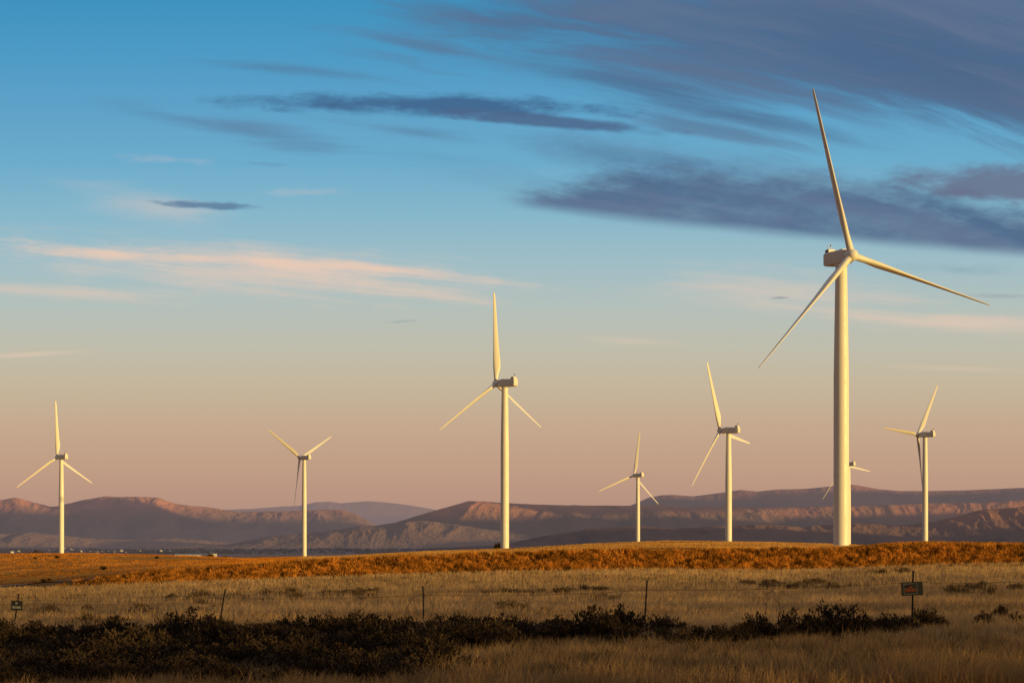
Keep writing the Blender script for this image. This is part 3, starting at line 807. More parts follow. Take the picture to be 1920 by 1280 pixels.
# ---- unseen leaf screen added on that ridge, its density setting sun on the field
def sun_screen():
    r = np.random.default_rng(404); n = 60000
    x = r.uniform(110, 640, n); rel = r.uniform(-.4, 8.6, n)
    tau = np.interp(rel, [-.4, 0, .9, 2.2, 4.5, 6.5, 8.6], [0, .1, .42, .76, 1.05, 1.9, 3.2])
    area = 530 * 9.0
    keep = r.uniform(0, 1, n) < tau * 1.04 * area / n
    x, rel = x[keep], rel[keep]; n = len(x)
    y = -62 + r.normal(0, 5, n); z = ground_z(x, np.full(n, -62.)) + (ridge_top(x) - rel) - (ridge_top(x) - 8.2)
    q = np.stack([x, y, z], -1)
    a = r.normal(0, 1, (n, 3)); a /= np.linalg.norm(a, axis=1)[:, None]
    b = np.cross(a, r.normal(0, 1, (n, 3))); b /= np.linalg.norm(b, axis=1)[:, None]
    a *= .5; b *= .5
    co = np.stack([q - a - b, q + a - b, q + a + b, q - a + b], 1).reshape(-1, 3)
    o = link('ridge_sun_screen', mesh_np('ridge_sun_screen', co, np.arange(n * 4).reshape(n, 4), {'tint': np.repeat(r.uniform(0, 1, n), 4)}), M_SAGE)
    o['kind'] = 'stuff'; tag(o, 'unseen leaf screen added on the low ridge to filter sun onto the field', 'trees')
sun_screen()

# ---- pale dirt track along the top of the bank on the left
def track():
    px = np.linspace(-500, 760, 150); u = (px - 960) / F; db = np.interp(u, PU, DB)
    wid = np.interp(px, [-500, 300, 760], [16, 9, 3.5])
    off_ = np.linspace(0, 1, 7)
    D = db[None, :] + 3.9 + off_[:, None] * wid[None, :]
    X = u[None, :] * D
    Z = ground_z(X, D) + .05
    idx = np.arange(D.size).reshape(D.shape)
    fc = np.stack([idx[:-1, :-1], idx[:-1, 1:], idx[1:, 1:], idx[1:, :-1]], -1).reshape(-1, 4)
    o = link('path', mesh_np('path', np.stack([X, D, Z], -1).reshape(-1, 3), fc, smooth=True), mat_plain('track_dust', (.30, .24, .19), .95, 0, .55, .6))
    o['kind'] = 'structure'
track()

# ---- sagebrush: woody stems with upright leafy twig ends
def sage_meshes(seed, hgt=.8, rad=.62, nst=36, per=58, leaf=(.065, .0135)):
    r = random.Random(seed)
    bm = bmesh.new(); lv = []; lt = []
    lumps = [(r.uniform(0, 2 * math.pi), r.uniform(.7, 1.15)) for _ in range(6)]
    for i in range(nst):
        a = r.uniform(0, 2 * math.pi); q = math.sqrt(r.random())
        k = 1.0
        for la, lm in lumps:
            da = math.cos(a - la); k *= 1 + (lm - 1) * max(0, da) ** 4
        tip = Vector((math.cos(a) * q * rad * k, math.sin(a) * q * rad * k, hgt * k * (1.02 - .55 * q * q) * r.uniform(.80, 1.03)))
        mid = Vector((tip.x * .55 + r.uniform(-.05, .05), tip.y * .55 + r.uniform(-.05, .05), tip.z * .45))
        add_tube(bm, [(tip.x * .08, tip.y * .08, -.05), mid, tip], [.018, .011, .004], 4)
        for j in range(per):
            t = r.random() ** .6
            p = (Vector((0, 0, 0)).lerp(mid, t * 2) if t < .5 else mid.lerp(tip, (t - .5) * 2))
            if p.z < hgt * .12: continue
            p = p + Vector((r.gauss(0, .055), r.gauss(0, .055), r.gauss(0, .04)))
            dr = Vector((tip.x * .5 + r.gauss(0, .35), tip.y * .5 + r.gauss(0, .35), r.uniform(.4, 1.2))).normalized()
            l = leaf[0] * r.uniform(.6, 1.7); w = leaf[1] * r.uniform(.7, 1.5)
            sd = dr.cross(Vector((r.gauss(0, 1), r.gauss(0, 1), r.gauss(0, 1)))).normalized() * w
            lv += [p - sd, p + sd, p + dr * l + sd * .55, p + dr * l - sd * .55]
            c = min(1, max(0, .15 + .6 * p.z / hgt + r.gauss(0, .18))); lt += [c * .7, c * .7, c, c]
    br = bm_mesh('branches', bm); br.materials.append(M_TWIG)
    n = len(lv) // 4
    fo = mesh_np('foliage', np.array([tuple(v) for v in lv]), np.arange(n * 4).reshape(n, 4), {'tint': np.array(lt)})
    return br, fo
SAGE = []
for s in range(7):
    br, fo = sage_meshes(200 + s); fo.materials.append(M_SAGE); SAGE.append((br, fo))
WEEDS = []
for s in range(4):
    br, fo = sage_meshes(300 + s, .5, .55, 22, 20, (.10, .014)); fo.materials.append(M_WEED); WEEDS.append((br, fo))

def shrub(name, x, y, sx, sz, label, cat, group, pool, rr):
    z = float(ground_z(np.array([x]), np.array([y]))[0])
    o = empty(name, (x, y, z - .02), rr.uniform(0, 6.28)); o.scale = (sx, sx, sz)
    tag(o, label, cat, group)
    br, fo = rr.choice(pool)
    link('branches', br, None, o); link('foliage', fo, None, o)
    return o
rr = random.Random(42)
TH_LABEL = 'dark grey-brown sagebrush shrub in the dense shaded thicket at lower left'
sp = .98; cnt = 0
ys = np.arange(36.2, 53, sp)
for j, y0 in enumerate(ys):
    xw = (1330 - 960) / F * 53 + 1
    for x0 in np.arange(-.27 * 54, xw, sp):
        x = x0 + rr.uniform(-.42, .42) + (j % 2) * sp * .5; y = y0 + rr.uniform(-.4, .4)
        px = x / y * F + 960
        if px < -40 or not bool(thicket_mask(np.array([x]), np.array([y]))[0]): continue
        if rr.random() < .13: continue
        big = 1 + .35 * float(gnoise(np.array([x * .33]), np.array([y * .33]), 6)[0])
        front = 1.0 if y > 48 else (.95 if y > 42 else .8)
        shrub('sagebrush', x, y, (.95 + rr.uniform(0, .4)) * big, (.62 + rr.uniform(0, .38)) * big * front, TH_LABEL, 'shrub', 'sagebrush thicket at lower left', SAGE, rr)
        cnt += 1
# shrubs one can tell apart along the fence on the right: (px, base row, width scale, height scale, label)
ROW = [(1145, 1212, 1.15, 1.22, 'tall rounded sagebrush rising above the thicket left of the fourth fence post'),
       (1185, 1218, 1.0, .85, 'sagebrush leaning on the right side of the tall rounded one'),
       (1240, 1216, .9, .70, 'low sagebrush just right of the fourth fence post'),
       (1283, 1222, .95, .72, 'low sagebrush between the fourth post and the next clump'),
       (1312, 1216, 1.1, .92, 'broad sagebrush with bristly top, left end of the right-hand row'),
       (1352, 1219, 1.0, .80, 'sagebrush beside the broad bristly one in the right-hand row'),
       (1392, 1212, .95, .75, 'small dark sagebrush left of the upright narrow one'),
       (1424, 1209, .72, 1.12, 'upright narrow sagebrush with a pointed top'),
       (1458, 1208, .95, .75, 'low sagebrush right of the upright narrow one'),
       (1492, 1204, 1.1, 1.0, 'large bushy sagebrush in the middle of the right-hand row'),
       (1530, 1204, 1.0, .82, 'sagebrush wedged between the two largest of the row'),
       (1574, 1203, 1.3, 1.28, 'biggest dome-shaped sagebrush of the right-hand row'),
       (1620, 1200, .95, .74, 'low sagebrush right of the biggest dome-shaped one'),
       (1655, 1196, 1.0, .84, 'sagebrush with ragged top left of the sign post'),
       (1692, 1190, .9, .78, 'sagebrush at the foot of the sign post'),
       (1736, 1182, .95, .88, 'sagebrush just right of the sign post'),
       (1762, 1180, .62, .62, 'small sagebrush ending the row right of the sign post'),
       (1842, 1178, .62, .62, 'small isolated sagebrush near the right edge, left of three'),
       (1872, 1170, .66, .78, 'small isolated sagebrush near the right edge, tallest of three'),
       (1908, 1176, .55, .55, 'small isolated sagebrush touching the right edge of the field'),
       (1345, 1242, .6, .40, 'low dark tuft of sagebrush in the grass in front of the row')]
for (px, py, sx, sz, lab) in ROW:
    u = (px - 960) / F
    ds = np.linspace(34, 64, 400); zz = ground_z(u * ds, ds); rows_ = HY - (zz - CZ) / ds * F
    d = float(np.interp(-py, -rows_, ds))
    shrub('sagebrush', u * d, d, sx, sz * .92, lab, 'shrub', 'sagebrush along the fence', SAGE, rr)

# weeds in the field
WL = 'low dark weed clump among the dry grass of the middle field'
wr = random.Random(9)
def weed_at(px, py, sx, sz):
    u = (px - 960) / F
    ds = np.linspace(56, 150, 600); zz = ground_z(u * ds, ds); rows_ = np.minimum.accumulate(HY - (zz - CZ) / ds * F)
    d = float(np.interp(-py, -rows_, ds))
    shrub('weed_clump', u * d, d, sx, sz, WL, 'weed', 'weed clumps in the middle field', WEEDS, wr)
for (x0, x1, y0, y1, n) in [(60, 300, 1143, 1152, 12), (340, 560, 1117, 1127, 12), (490, 700, 1112, 1122, 14), (640, 700, 1107, 1115, 5), (900, 1060, 1108, 1114, 8), (1060, 1160, 1103, 1109, 5),
                            (1380, 1520, 1092, 1102, 12), (1520, 1600, 1088, 1100, 8), (1780, 1920, 1098, 1122, 12), (1640, 1700, 1068, 1072, 3), (100, 230, 1162, 1175, 6), (240, 420, 1120, 1150, 6), (940, 1020, 1142, 1150, 4), (1120, 1180, 1118, 1128, 3)]:
    for _ in range(n):
        weed_at(wr.uniform(x0, x1), wr.uniform(y0, y1) + 5, wr.uniform(.7, 1.3), wr.uniform(.5, .95))

for (px, py, sx, lab) in [(107, 1047, 2.0, 'dark round shrub alone on the orange hill, left of the leftmost turbine'), (66, 1048, 1.4, 'small dark shrub near the crest of the orange hill, far left'), (194, 1068, 2.0, 'dark shrub at the edge of the dirt track below the orange hill'),
                          (93, 1089, 1.1, 'dark shrub on the dirt track edge at far left, upper of two'), (83, 1093, 1.1, 'dark shrub on the dirt track edge at far left, lower of two'), (294, 1047, 1.6, 'dark speck of shrub on the right flank of the orange hill')]:
    u = (px - 960) / F
    ds = np.linspace(152, 418, 900); zz = ground_z(u * ds, ds); rows_ = np.minimum.accumulate(HY - (zz - CZ) / ds * F)
    d = float(np.interp(-py, -rows_, ds))
    shrub('shrub', u * d, d, sx * .48, sx * .42, lab, 'shrub', 'shrubs on the left hill', SAGE, wr)

# tall thin dry stalks
def stalk_mesh(seed):
    r = random.Random(seed); bm = bmesh.new()
    h = 1.0
    p = [Vector((0, 0, -.05)), Vector((r.uniform(-.08, .08), 0, .4)), Vector((r.uniform(-.16, .16), r.uniform(-.1, .1), h))]
    add_tube(bm, p, [.010, .008, .004], 4)
    for i in range(16):
        t = r.uniform(.3, 1); b = p[0].lerp(p[1], t * 2) if t < .5 else p[1].lerp(p[2], t * 2 - 1)
        a = r.uniform(0, 6.28); l = r.uniform(.08, .3)
        e = b + Vector((math.cos(a) * l, math.sin(a) * l, l * r.uniform(.2, .9)))
        add_tube(bm, [b, e], [.006, .003], 3)
        for k in range(3):
            a2 = a + r.uniform(-1, 1); l2 = r.uniform(.04, .1); m_ = b.lerp(e, r.uniform(.4, 1))
            add_tube(bm, [m_, m_ + Vector((math.cos(a2) * l2, math.sin(a2) * l2, l2 * .6))], [.005, .004], 3)
    me = bm_mesh('dry_stalk', bm); me.materials.append(mat_plain('stalk_brown', (.085, .055, .032), .9)); return me
STALKS = [stalk_mesh(i) for i in range(3)]
for i, (px, py, s, lab) in enumerate([(1435, 1150, .95, 'thin branching dry stalk standing left of the row of sagebrush tops'), (1462, 1158, .85, 'thin dry stalk rising behind the large bushy sagebrush'),
                                      (1386, 1128, .6, 'short forked dry stalk in the open field right of the fourth post'), (990, 1152, .6, 'short dry stalk right of the middle fence post'),
                                      (1164, 1128, .6, 'small bare dry stalk just left of the fourth fence post'), (672, 1158, .7, 'dry stalk left of the wire loop'), (100, 1160, .5, 'little dry stalk right of the leftmost sign')]):
    u = (px - 960) / F
    ds = np.linspace(54, 150, 600); zz = ground_z(u * ds, ds); rows_ = np.minimum.accumulate(HY - (zz - CZ) / ds * F)
    d = float(np.interp(-py, -rows_, ds)); z = float(ground_z(np.array([u * d]), np.array([d]))[0])
    o = link('dry_stalk', STALKS[i % 3]); o.location = (u * d, d, z); o.scale = (s, s, s); o.rotation_euler = (0, 0, i * 1.3)
    tag(o, lab, 'weed')

# ------------------------------------------------------------------ valley: warehouse, houses, trees
M_WALLW = mat_plain('white_cladding', (.62, .60, .58), .6, 0, .12, .05)
M_ROOFG = mat_plain('grey_roof', (.30, .29, .29), .6, 0, .2, .05)
M_FARTREE = None
def far_leaf():
    m, nt = new_mat('distant_foliage'); t = NT(nt)
    pos = t.n('ShaderNodeNewGeometry').outputs['Position']
    n = t.noise(pos, .02, 3, .6)
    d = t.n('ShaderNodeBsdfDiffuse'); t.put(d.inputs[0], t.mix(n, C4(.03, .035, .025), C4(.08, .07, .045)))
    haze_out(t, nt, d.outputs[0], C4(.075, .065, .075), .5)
    return m
M_FARTREE = far_leaf()
M_NEARTREE = mat_leaf('near_tree_leaf', (.035, .03, .018), (.10, .07, .03), .2, .2)

def gable(name_parent, L, W, H, RH):
    bm = bmesh.new(); add_box(bm, (0, 0, H / 2), (L, W, H)); wall = bm_mesh('wall', bm); wall.materials.append(M_WALLW)
    bm = bmesh.new()
    ov = .4
    v = [bm.verts.new(p) for p in [(-L / 2 - ov, -W / 2 - ov, H + .02), (L / 2 + ov, -W / 2 - ov, H + .02), (L / 2 + ov, W / 2 + ov, H + .02), (-L / 2 - ov, W / 2 + ov, H + .02), (-L / 2 - ov, 0, H + RH), (L / 2 + ov, 0, H + RH)]]
    for f in ((0, 1, 5, 4), (2, 3, 4, 5), (0, 4, 3), (1, 2, 5), (3, 2, 1, 0)): bm.faces.new([v[i] for i in f])
    roof = bm_mesh('roof', bm); roof.materials.append(M_ROOFG)
    return wall, roof
def ground_at(px, d):
    x = (px - 960) / F * d
    return Vector((x, d, float(ground_z(np.array([x]), np.array([d]))[0])))
# long white building beyond the left hill
g = at(361, 1044, 2600)
gz = float(ground_z(np.array([g.x]), np.array([g.y]))[0])
wh = empty('warehouse', (g.x, g.y, gz), R(4)); tag(wh, 'long low white building beyond the left hill', 'building')
Hh = max(4.0, (HY - 1038.2) / F * 2600 + CZ - gz)
w_, r_ = gable(None, 44, 16, Hh - 1.2, 1.6)
link('wall', w_, None, wh); link('roof', r_, None, wh)
bm = bmesh.new()
for i in range(6): add_box(bm, (-18 + i * 7.0, -8.03, Hh * .5 - 1), (3.4, .1, Hh - 4 if Hh > 6 else 2.4))
link('door', bm_mesh('door', bm), mat_plain('grey_door', (.2, .2, .2), .6), wh)
w2, r2 = gable(None, 9, 9, Hh + .6, .6)
ob = bpy.data.objects.new('annex', w2); COL.objects.link(ob); ob.parent = wh; ob.location = (26.8, 0, 0)

def far_tree(px, d, row_top, spread, label, group=None):
    p = ground_at(px, d); top = (HY - row_top) / F * d + CZ; H = max(3.0, top - p.z)
    o = empty('tree', p); tag(o, label, 'tree', group)
    r = np.random.default_rng(int(px * 7 + d))
    bm = bmesh.new(); add_tube(bm, [(0, 0, -.3), (.1, 0, H * .5), (0, .1, H * .85)], [H * .03, H * .02, H * .008], 6)
    for k in range(5):
        a = k * 1.3; add_tube(bm, [(0, 0, H * (.3 + .1 * k)), (math.cos(a) * spread * .5, math.sin(a) * spread * .5, H * (.5 + .09 * k))], [H * .012, H * .004], 4)
    link('trunk', bm_mesh('trunk', bm), M_TWIG, o)
    n = 1400
    c = r.normal(0, 1, (9, 3)) * np.array([spread * .36, spread * .36, H * .16]) + np.array([0, 0, H * .62])
    q = c[r.integers(0, 9, n)] + r.normal(0, 1, (n, 3)) * np.array([spread * .16, spread * .16, H * .09])
    s = H * .045
    a = r.normal(0, 1, (n, 3)) * s; b = r.normal(0, 1, (n, 3)) * s
    co = np.stack([q, q + a, q + b], 1).reshape(-1, 3); co[:, 2] = np.maximum(co[:, 2], H * .12)
    link('crown', mesh_np('crown', co, np.arange(n * 3).reshape(n, 3), {'tint': np.repeat(r.uniform(0, 1, n), 3)}), M_NEARTREE, o)
far_tree(397, 2590, 1037.0, 5, 'dark tree at the right end of the long white building')
far_tree(62, 1500, 1032.5, 7, 'low dark tree left of the leftmost turbine, behind the hill crest')
far_tree(931, 1150, 1018.5, 2.2, 'dark bush touching the foot of the mid-picture turbine, left one')
far_tree(937, 1140, 1018.0, 2.2, 'dark bush against the foot of the mid-picture turbine, right one')
far_tree(424, 2900, 1040.5, 7, 'small round tree on the valley floor right of the white building')

# farmhouses as pale specks in the valley
hw = random.Random(3)
hwall, hroof = gable(None, 13, 9, 4.5, 3)
for i, (px, d) in enumerate([(22, 8200), (34, 8600), (92, 9600), (135, 10200), (168, 9000), (182, 8300), (190, 8500), (203, 8900), (214, 8200), (228, 9100), (236, 8400), (150, 8600), (262, 9300), (120, 11000), (300, 8800), (318, 8300)]):
    p = ground_at(px, d)
    h = empty('farmhouse', p, hw.uniform(0, 3.1)); s = hw.uniform(.8, 1.5); h.scale = (s, s, s)
    tag(h, 'tiny pale farmhouse on the valley floor behind the left hill', 'house', 'farmhouses in the valley')
    link('wall', hwall, None, h); link('roof', hroof, None, h)

def woodland():
    """far tree belts on the valley floor and at the foot of the hills"""
    r = np.random.default_rng(17)
    ux, X, Y, Z = HE
    pts = []
    # on the lowest slope of the near hills
    sel = (Y < 9930) & (Y > 9740)
    Xf, Yf, Zf = X[sel], Y[sel], Z[sel]
    pxs = Xf / Yf * F + 960
    w = (sstep(960, 1250, pxs) * .5 + sstep(1560, 1800, pxs)) * (gnoise(Xf / 260, Yf / 700, 19) > -.1)
    i = r.choice(len(Xf), 2600, p=w / w.sum())
    pts.append(np.stack([Xf[i] + r.normal(0, 6, len(i)), Yf[i] + r.normal(0, 6, len(i)), Zf[i] - 2], -1))
    # valley floor belts
    n = 4200
    d = r.uniform(6200, 10300, n); px = r.uniform(-60, 1000, n)
    d = np.where(r.uniform(0, 1, n) < .7, np.round(d / 420) * 420 + r.normal(0, 25, n), d)
    x = (px - 960) / F * d
    k = gnoise(x / 500, d / 200, 23) > .0
    x, d = x[k], d[k]
    pts.append(np.stack([x, d, ground_z(x, d) - 1], -1))
    P_ = np.concatenate(pts); n = len(P_)
    per = 26
    H = r.uniform(7, 15, n)
    q = np.repeat(P_, per, 0) + r.normal(0, 1, (n * per, 3)) * np.repeat(H, per)[:, None] * np.array([.28, .28, .22]) + np.repeat(H, per)[:, None] * np.array([0, 0, .55])
    s = np.repeat(H, per)[:, None] * .16
    co = np.stack([q, q + r.normal(0, 1, (n * per, 3)) * s, q + r.normal(0, 1, (n * per, 3)) * s], 1).reshape(-1, 3)
    o = link('far_woodland', mesh_np('far_woodland', co, np.arange(n * per * 3).reshape(-1, 3)), M_FARTREE)
    o['kind'] = 'stuff'; tag(o, 'dark belts of far-off trees on the valley floor', 'trees')
woodland()

# ------------------------------------------------------------------ sky
def build_world():
    w = bpy.data.worlds.new('World'); SC.world = w; w.use_nodes = True
    nt = w.node_tree; nt.nodes.clear(); t = NT(nt)
    sky = t.n('ShaderNodeTexSky', sky_type='NISHITA'); sky.sun_disc = False
    sky.sun_elevation = SUN_EL; sky.sun_rotation = SUN_AZ
    d = t.n('ShaderNodeTexCoord').outputs['Generated']
    sp_ = t.n('ShaderNodeSeparateXYZ'); nt.links.new(d, sp_.inputs[0]); X, Y, Z = sp_.outputs
    az = t.m('ARCTAN2', X, Y)
    hz = t.m('SQRT', t.m('ADD', t.m('MULTIPLY', X, X), t.m('MULTIPLY', Y, Y)))
    te = t.m('DIVIDE', Z, t.m('MAXIMUM', hz, .01))                   # tangent of elevation
    # sky chart: degrees around and up, scaled like the photo
    sx = t.m('MULTIPLY_ADD', az, F * 1.014, 960.0)
    caz = t.m('COSINE', t.m('MINIMUM', t.m('ABSOLUTE', az), .5))
    sy = t.m('SUBTRACT', HY, t.m('MULTIPLY', t.m('DIVIDE', te, caz), F))
    grad_t = t.m('DIVIDE', t.m('SUBTRACT', HY, sy), F * .30)
    def gp(y): return max(0, (HY - y) / F / .30)
    cols = [(1010, (178, 140, 126)), (950, (184, 147, 130)), (880, (194, 158, 135)), (800, (199, 170, 144)), (720, (199, 184, 158)), (650, (194, 191, 174)), (580, (183, 194, 188)), (500, (163, 192, 200)),
            (400, (135, 185, 206)), (300, (108, 173, 206)), (200, (94, 163, 203)), (100, (76, 156, 200)), (0, (62, 147, 193))]
    base = t.ramp(grad_t, [(gp(y), lin(*c)) for y, c in cols])
    # ---- clouds
    wob = t.noise(t.vec(t.m('DIVIDE', sx, 420.), t.m('DIVIDE', sy, 200.)), 1.0, 3, .5)
    wv = t.m('MULTIPLY', t.m('SUBTRACT', wob, .5), 60.)
    # flow lines: sweep down to the right, steeper at the upper right
    dxr = t.m('SUBTRACT', sx, 560.)
    flow = t.m('ADD', t.m('MULTIPLY', dxr, .085), t.m('MULTIPLY', t.m('MULTIPLY', dxr, dxr), .000085))
    fy = t.m('ADD', t.m('SUBTRACT', sy, flow), wv)
    fib = t.noise(t.vec(t.m('DIVIDE', sx, 380.), t.m('DIVIDE', fy, 34.), 1.3), 1.0, 9, .60)
    fib2 = t.noise(t.vec(t.m('DIVIDE', sx, 620.), t.m('DIVIDE', fy, 62.), 4.7), 1.0, 7, .6, .3)
    puff = t.noise(t.vec(t.m('DIVIDE', sx, 90.), t.m('DIVIDE', sy, 34.), 2.2), 1.0, 9, .64)
    slowY = t.m('ADD', t.m('SUBTRACT', sy, t.m('MULTIPLY', sx, .085)), t.m('MULTIPLY', wv, .5))
    flat = t.noise(t.vec(t.m('DIVIDE', sx, 330.), t.m('DIVIDE', slowY, 17.), 7.7), 1.0, 9, .66)
    def field(cx, cy, hx, hy, slope, curve=0.0, up=1.0):
        """1 at the middle of a lens, 0 at its rim; `up` widens the upper side"""
        dx = t.m('SUBTRACT', sx, float(cx))
        dy = t.m('SUBTRACT', t.m('SUBTRACT', sy, float(cy)), t.m('MULTIPLY', dx, slope))
        if curve: dy = t.m('SUBTRACT', dy, t.m('MULTIPLY', t.m('MULTIPLY', dx, dx), curve))
        if up != 1.0: dy = t.m('MAXIMUM', dy, t.m('MULTIPLY', dy, 1.0 / up))  # negative dy is up
        a = t.m('DIVIDE', dx, float(hx)); b = t.m('DIVIDE', dy, float(hy))
        return t.m('SUBTRACT', 1.0, t.m('SQRT', t.m('ADD', t.m('MULTIPLY', a, a), t.m('MULTIPLY', b, b))))
    def cloud(fld, nz, amp, lo, hi, op):
        v = t.m('ADD', fld, t.m('MULTIPLY', t.m('SUBTRACT', nz, .5), amp))
        return t.ss(v, lo, hi, 0.0, op)
    col = base
    pink = lin(238, 205, 183)
    flat = t.m('ADD', t.m('MULTIPLY', flat, .66), t.m('MULTIPLY', puff, .34))
    for args in [((480, 510, 660, 74, .085), flat, 2.3, .12, 1.3, .74), ((200, 475, 240, 26, .09), flat, 2.0, .05, 1.0, .85), ((620, 500, 440, 17, .075), flat, 1.9, .05, .95, .85), ((150, 550, 460, 30, .05), flat, 2.1, .2, 1.2, .5),
                 ((760, 545, 300, 18, .10), flat, 1.7, .15, 1.1, .6), ((1460, 545, 420, 60, .06), flat, 2.2, .12, 1.35, .55), ((1800, 605, 360, 30, .05), flat, 1.9, .1, 1.1, .6), ((60, 664, 140, 9, -.05), flat, 1.3, .1, 1., .45),
                 ((1190, 640, 140, 14, .06), flat, 1.4, .2, 1.1, .3), ((300, 390, 260, 60, .22), fib2, 1.8, .2, 1.3, .38), ((330, 300, 150, 16, .03), puff, 2.4, .3, 1.3, .22), ((560, 360, 150, 18, .0), puff, 2.4, .4, 1.4, .2), ((1800, 690, 200, 12, .03), flat, 1.4, .2, 1.1, .25)]:
        col = t.mix(cloud(field(*args[0]), *args[1:]), col, pink)
    dark = lin(76, 103, 139); mauve = lin(94, 113, 145); deep = lin(62, 98, 140)
    dk = t.mix(t.ss(fib2, .35, .65), dark, mauve)
    # soft upper right bank and the streaks sweeping into it
    big = [((1560, 90, 900, 165, .16, .00006), fib2, 2.1, -.08, .65, .93), ((1880, 70, 620, 230, .24), fib2, 1.3, -.1, .5, .94), ((960, 45, 340, 75, .10), fib2, 1.7, .05, 1.15, .74),
           ((1180, 150, 420, 52, .17), fib, 1.5, .0, 1.1, .78), ((1420, 225, 420, 36, .17), fib, 1.6, .05, 1.2, .66), ((780, 85, 190, 14, .18), fib, 1.2, .1, .9, .5), ((560, 132, 300, 16, .10, .0001), fib, 1.5, .1, 1.1, .45),
           ((470, 245, 215, 36, .16), fib, 1.8, .05, 1.15, .5), ((780, 250, 300, 24, .15), fib, 2.0, .25, 1.1, .4), ((1150, 290, 300, 60, .10), t.m('ADD', t.m('MULTIPLY', puff, .5), t.m('MULTIPLY', fib, .5)), 1.8, .15, 1.1, .5), ((1350, 250, 300, 22, .15), fib, 1.8, .1, 1.0, .6)]
    big += [((1350, 330, 420, 70, .1), fib2, 1.5, .2, 1.2, .4), ((300, 215, 260, 40, .2), fib, 1.6, .35, 1.4, .35), ((900, 330, 500, 90, .14), fib, 1.6, .45, 1.5, .28)]
    for args in big:
        col = t.mix(cloud(field(*args[0]), *args[1:]), col, dk)
    # the broad lower right bank with a crisp underside
    dxb = t.m('SUBTRACT', sx, 940.)
    under = t.m('ADD', t.m('MULTIPLY_ADD', dxb, .128, 383.), t.m('MULTIPLY', t.m('MULTIPLY', dxb, dxb), -.00003))
    under = t.m('MULTIPLY_ADD', t.m('SUBTRACT', fib2, .5), 16., under)
    thick = t.ss(sx, 860., 1300., 26., 138.)
    thick = t.m('MULTIPLY', thick, t.ss(sx, 1640., 1930., 1.0, .72))
    upn = t.m('ADD', t.m('MULTIPLY', puff, .6), t.m('MULTIPLY', fib, .4))
    upper = t.m('ADD', t.m('SUBTRACT', sy, t.m('SUBTRACT', under, thick)), t.m('MULTIPLY', t.m('SUBTRACT', upn, .5), 130.))
    lo_ = t.ss(sy, t.m('SUBTRACT', under, 20.), t.m('ADD', under, 9.), 1.0, 0.0)
    bm_ = t.m('MULTIPLY', t.m('MULTIPLY', lo_, t.ss(upper, -8., 62.)), t.ss(sx, 915., 1010.))
    bm_ = t.m('MULTIPLY', bm_, t.ss(upn, .25, .55, .72, .95))
    col = t.mix(bm_, col, dk)
    col = t.mix(cloud(field(1880, 345, 260, 46, .06), puff, 1.3, .05, .7, .8), col, lin(104, 104, 132))
    # lens cloud
    lens = t.m('ADD', t.m('MULTIPLY', puff, .65), t.m('MULTIPLY', fib, .35))
    col = t.mix(cloud(field(800, 196, 480, 27, .02, .00003), lens, 2.1, .02, .75, .9), col, deep)
    col = t.mix(cloud(field(1030, 228, 270, 16, .085), lens, 1.4, .0, .6, .88), col, dark)
    col = t.mix(cloud(field(380, 385, 120, 10, .04), puff, 2.2, .0, .7, .85), col, lin(90, 124, 158))
    col = t.mix(cloud(field(480, 307, 150, 9, .02), puff, 3.2, .35, 1.2, .5), col, lin(96, 140, 172))
    col = t.mix(cloud(field(1467, 558, 28, 4, -.03), puff, 1.2, .1, .8, .6), col, lin(140, 140, 155))
    col = t.mix(cloud(field(745, 603, 50, 5, -.07), puff, 1.8, .1, .9, .5), col, lin(150, 158, 160))
    col = t.mix(cloud(field(1870, 555, 90, 6, .02), puff, 1.8, .1, .9, .4), col, lin(150, 158, 165))
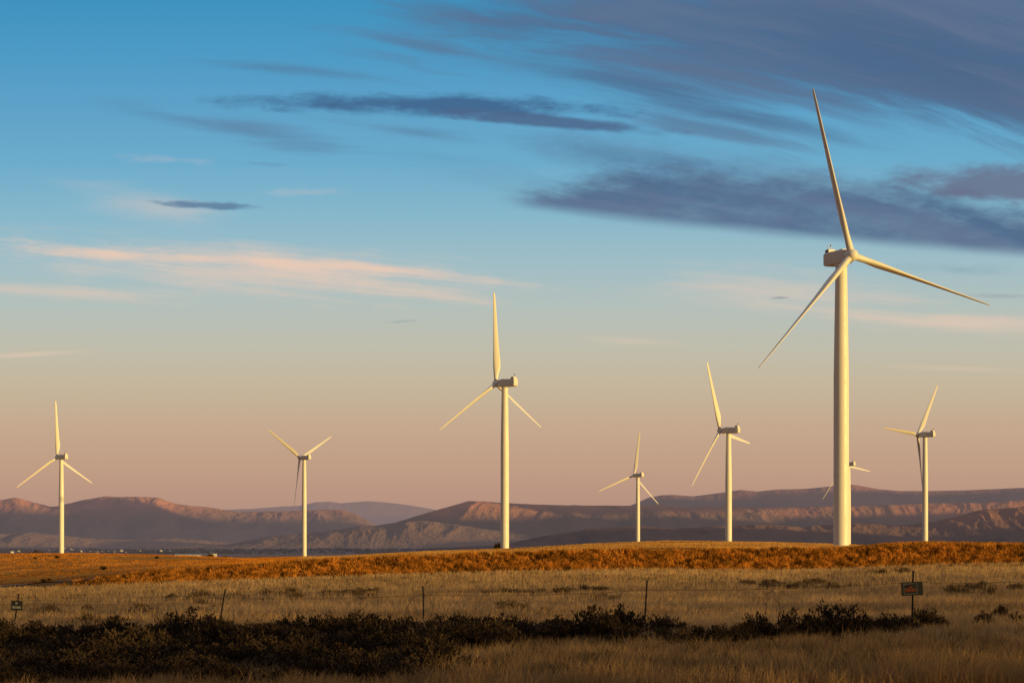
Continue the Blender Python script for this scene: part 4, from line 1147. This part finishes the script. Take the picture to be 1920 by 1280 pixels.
    col = t.mix(cloud(field(1790, 505, 200, 22, .05), puff, 1.8, .3, 1.2, .4), col, lin(130, 158, 172))
    # rest of the vault: evening dusk overhead and behind
    over = t.ss(te, .27, .60)
    hn = t.noise(d, 2.2, 5, .55)
    col = t.mix(over, col, t.mix(hn, C4(.16, .165, .19), C4(.38, .34, .32)))
    side = t.ss(t.m('ABSOLUTE', az), .34, .95)
    sidecol = t.ramp(t.m('MULTIPLY', te, 1.2), [(0, C4(.085, .065, .065)), (.25, C4(.07, .07, .085)), (.6, C4(.12, .115, .125)), (1, C4(.38, .34, .32))])
    col = t.mix(side, col, sidecol)
    col = t.mix(t.ss(te, -.02, -.004), C4(.09, .06, .04), col)
    x10 = t.n('ShaderNodeVectorMath', operation='SCALE'); nt.links.new(col, x10.inputs[0]); x10.inputs['Scale'].default_value = 10.0
    fin = t.mix(.96, sky.outputs[0], x10.outputs[0])
    bg = t.n('ShaderNodeBackground'); nt.links.new(fin, bg.inputs[0]); bg.inputs[1].default_value = 0.1
    o = t.n('ShaderNodeOutputWorld'); nt.links.new(bg.outputs[0], o.inputs[0])
build_world()

sun = bpy.data.lights.new('sun', 'SUN'); sun.energy = 5.0; sun.angle = R(0.5); sun.color = (1.0, 0.66, 0.19)
so = bpy.data.objects.new('sun', sun); COL.objects.link(so)
so.rotation_euler = SDIR.to_track_quat('Z', 'Y').to_euler(); so.location = (200, -100, 120)

# ------------------------------------------------------------------ camera
cam = bpy.data.cameras.new('camera'); cam.sensor_width = 36; cam.lens = F / 1920 * 36
cam.shift_y = (HY - 640) / 1920; cam.clip_start = .5; cam.clip_end = 200000
co_ = bpy.data.objects.new('camera', cam); COL.objects.link(co_)
co_.location = (0, 0, CZ); co_.rotation_euler = (R(90), 0, 0)
SC.camera = co_
SC.view_settings.view_transform = 'Standard'
try: SC.view_settings.look = 'None'
except Exception: pass
SC.view_settings.exposure = 0; SC.view_settings.gamma = 1
SC.cycles.max_bounces = 6; SC.cycles.diffuse_bounces = 3; SC.cycles.transparent_max_bounces = 8
SC.render.film_transparent = False
print('shrubs in thicket', cnt)
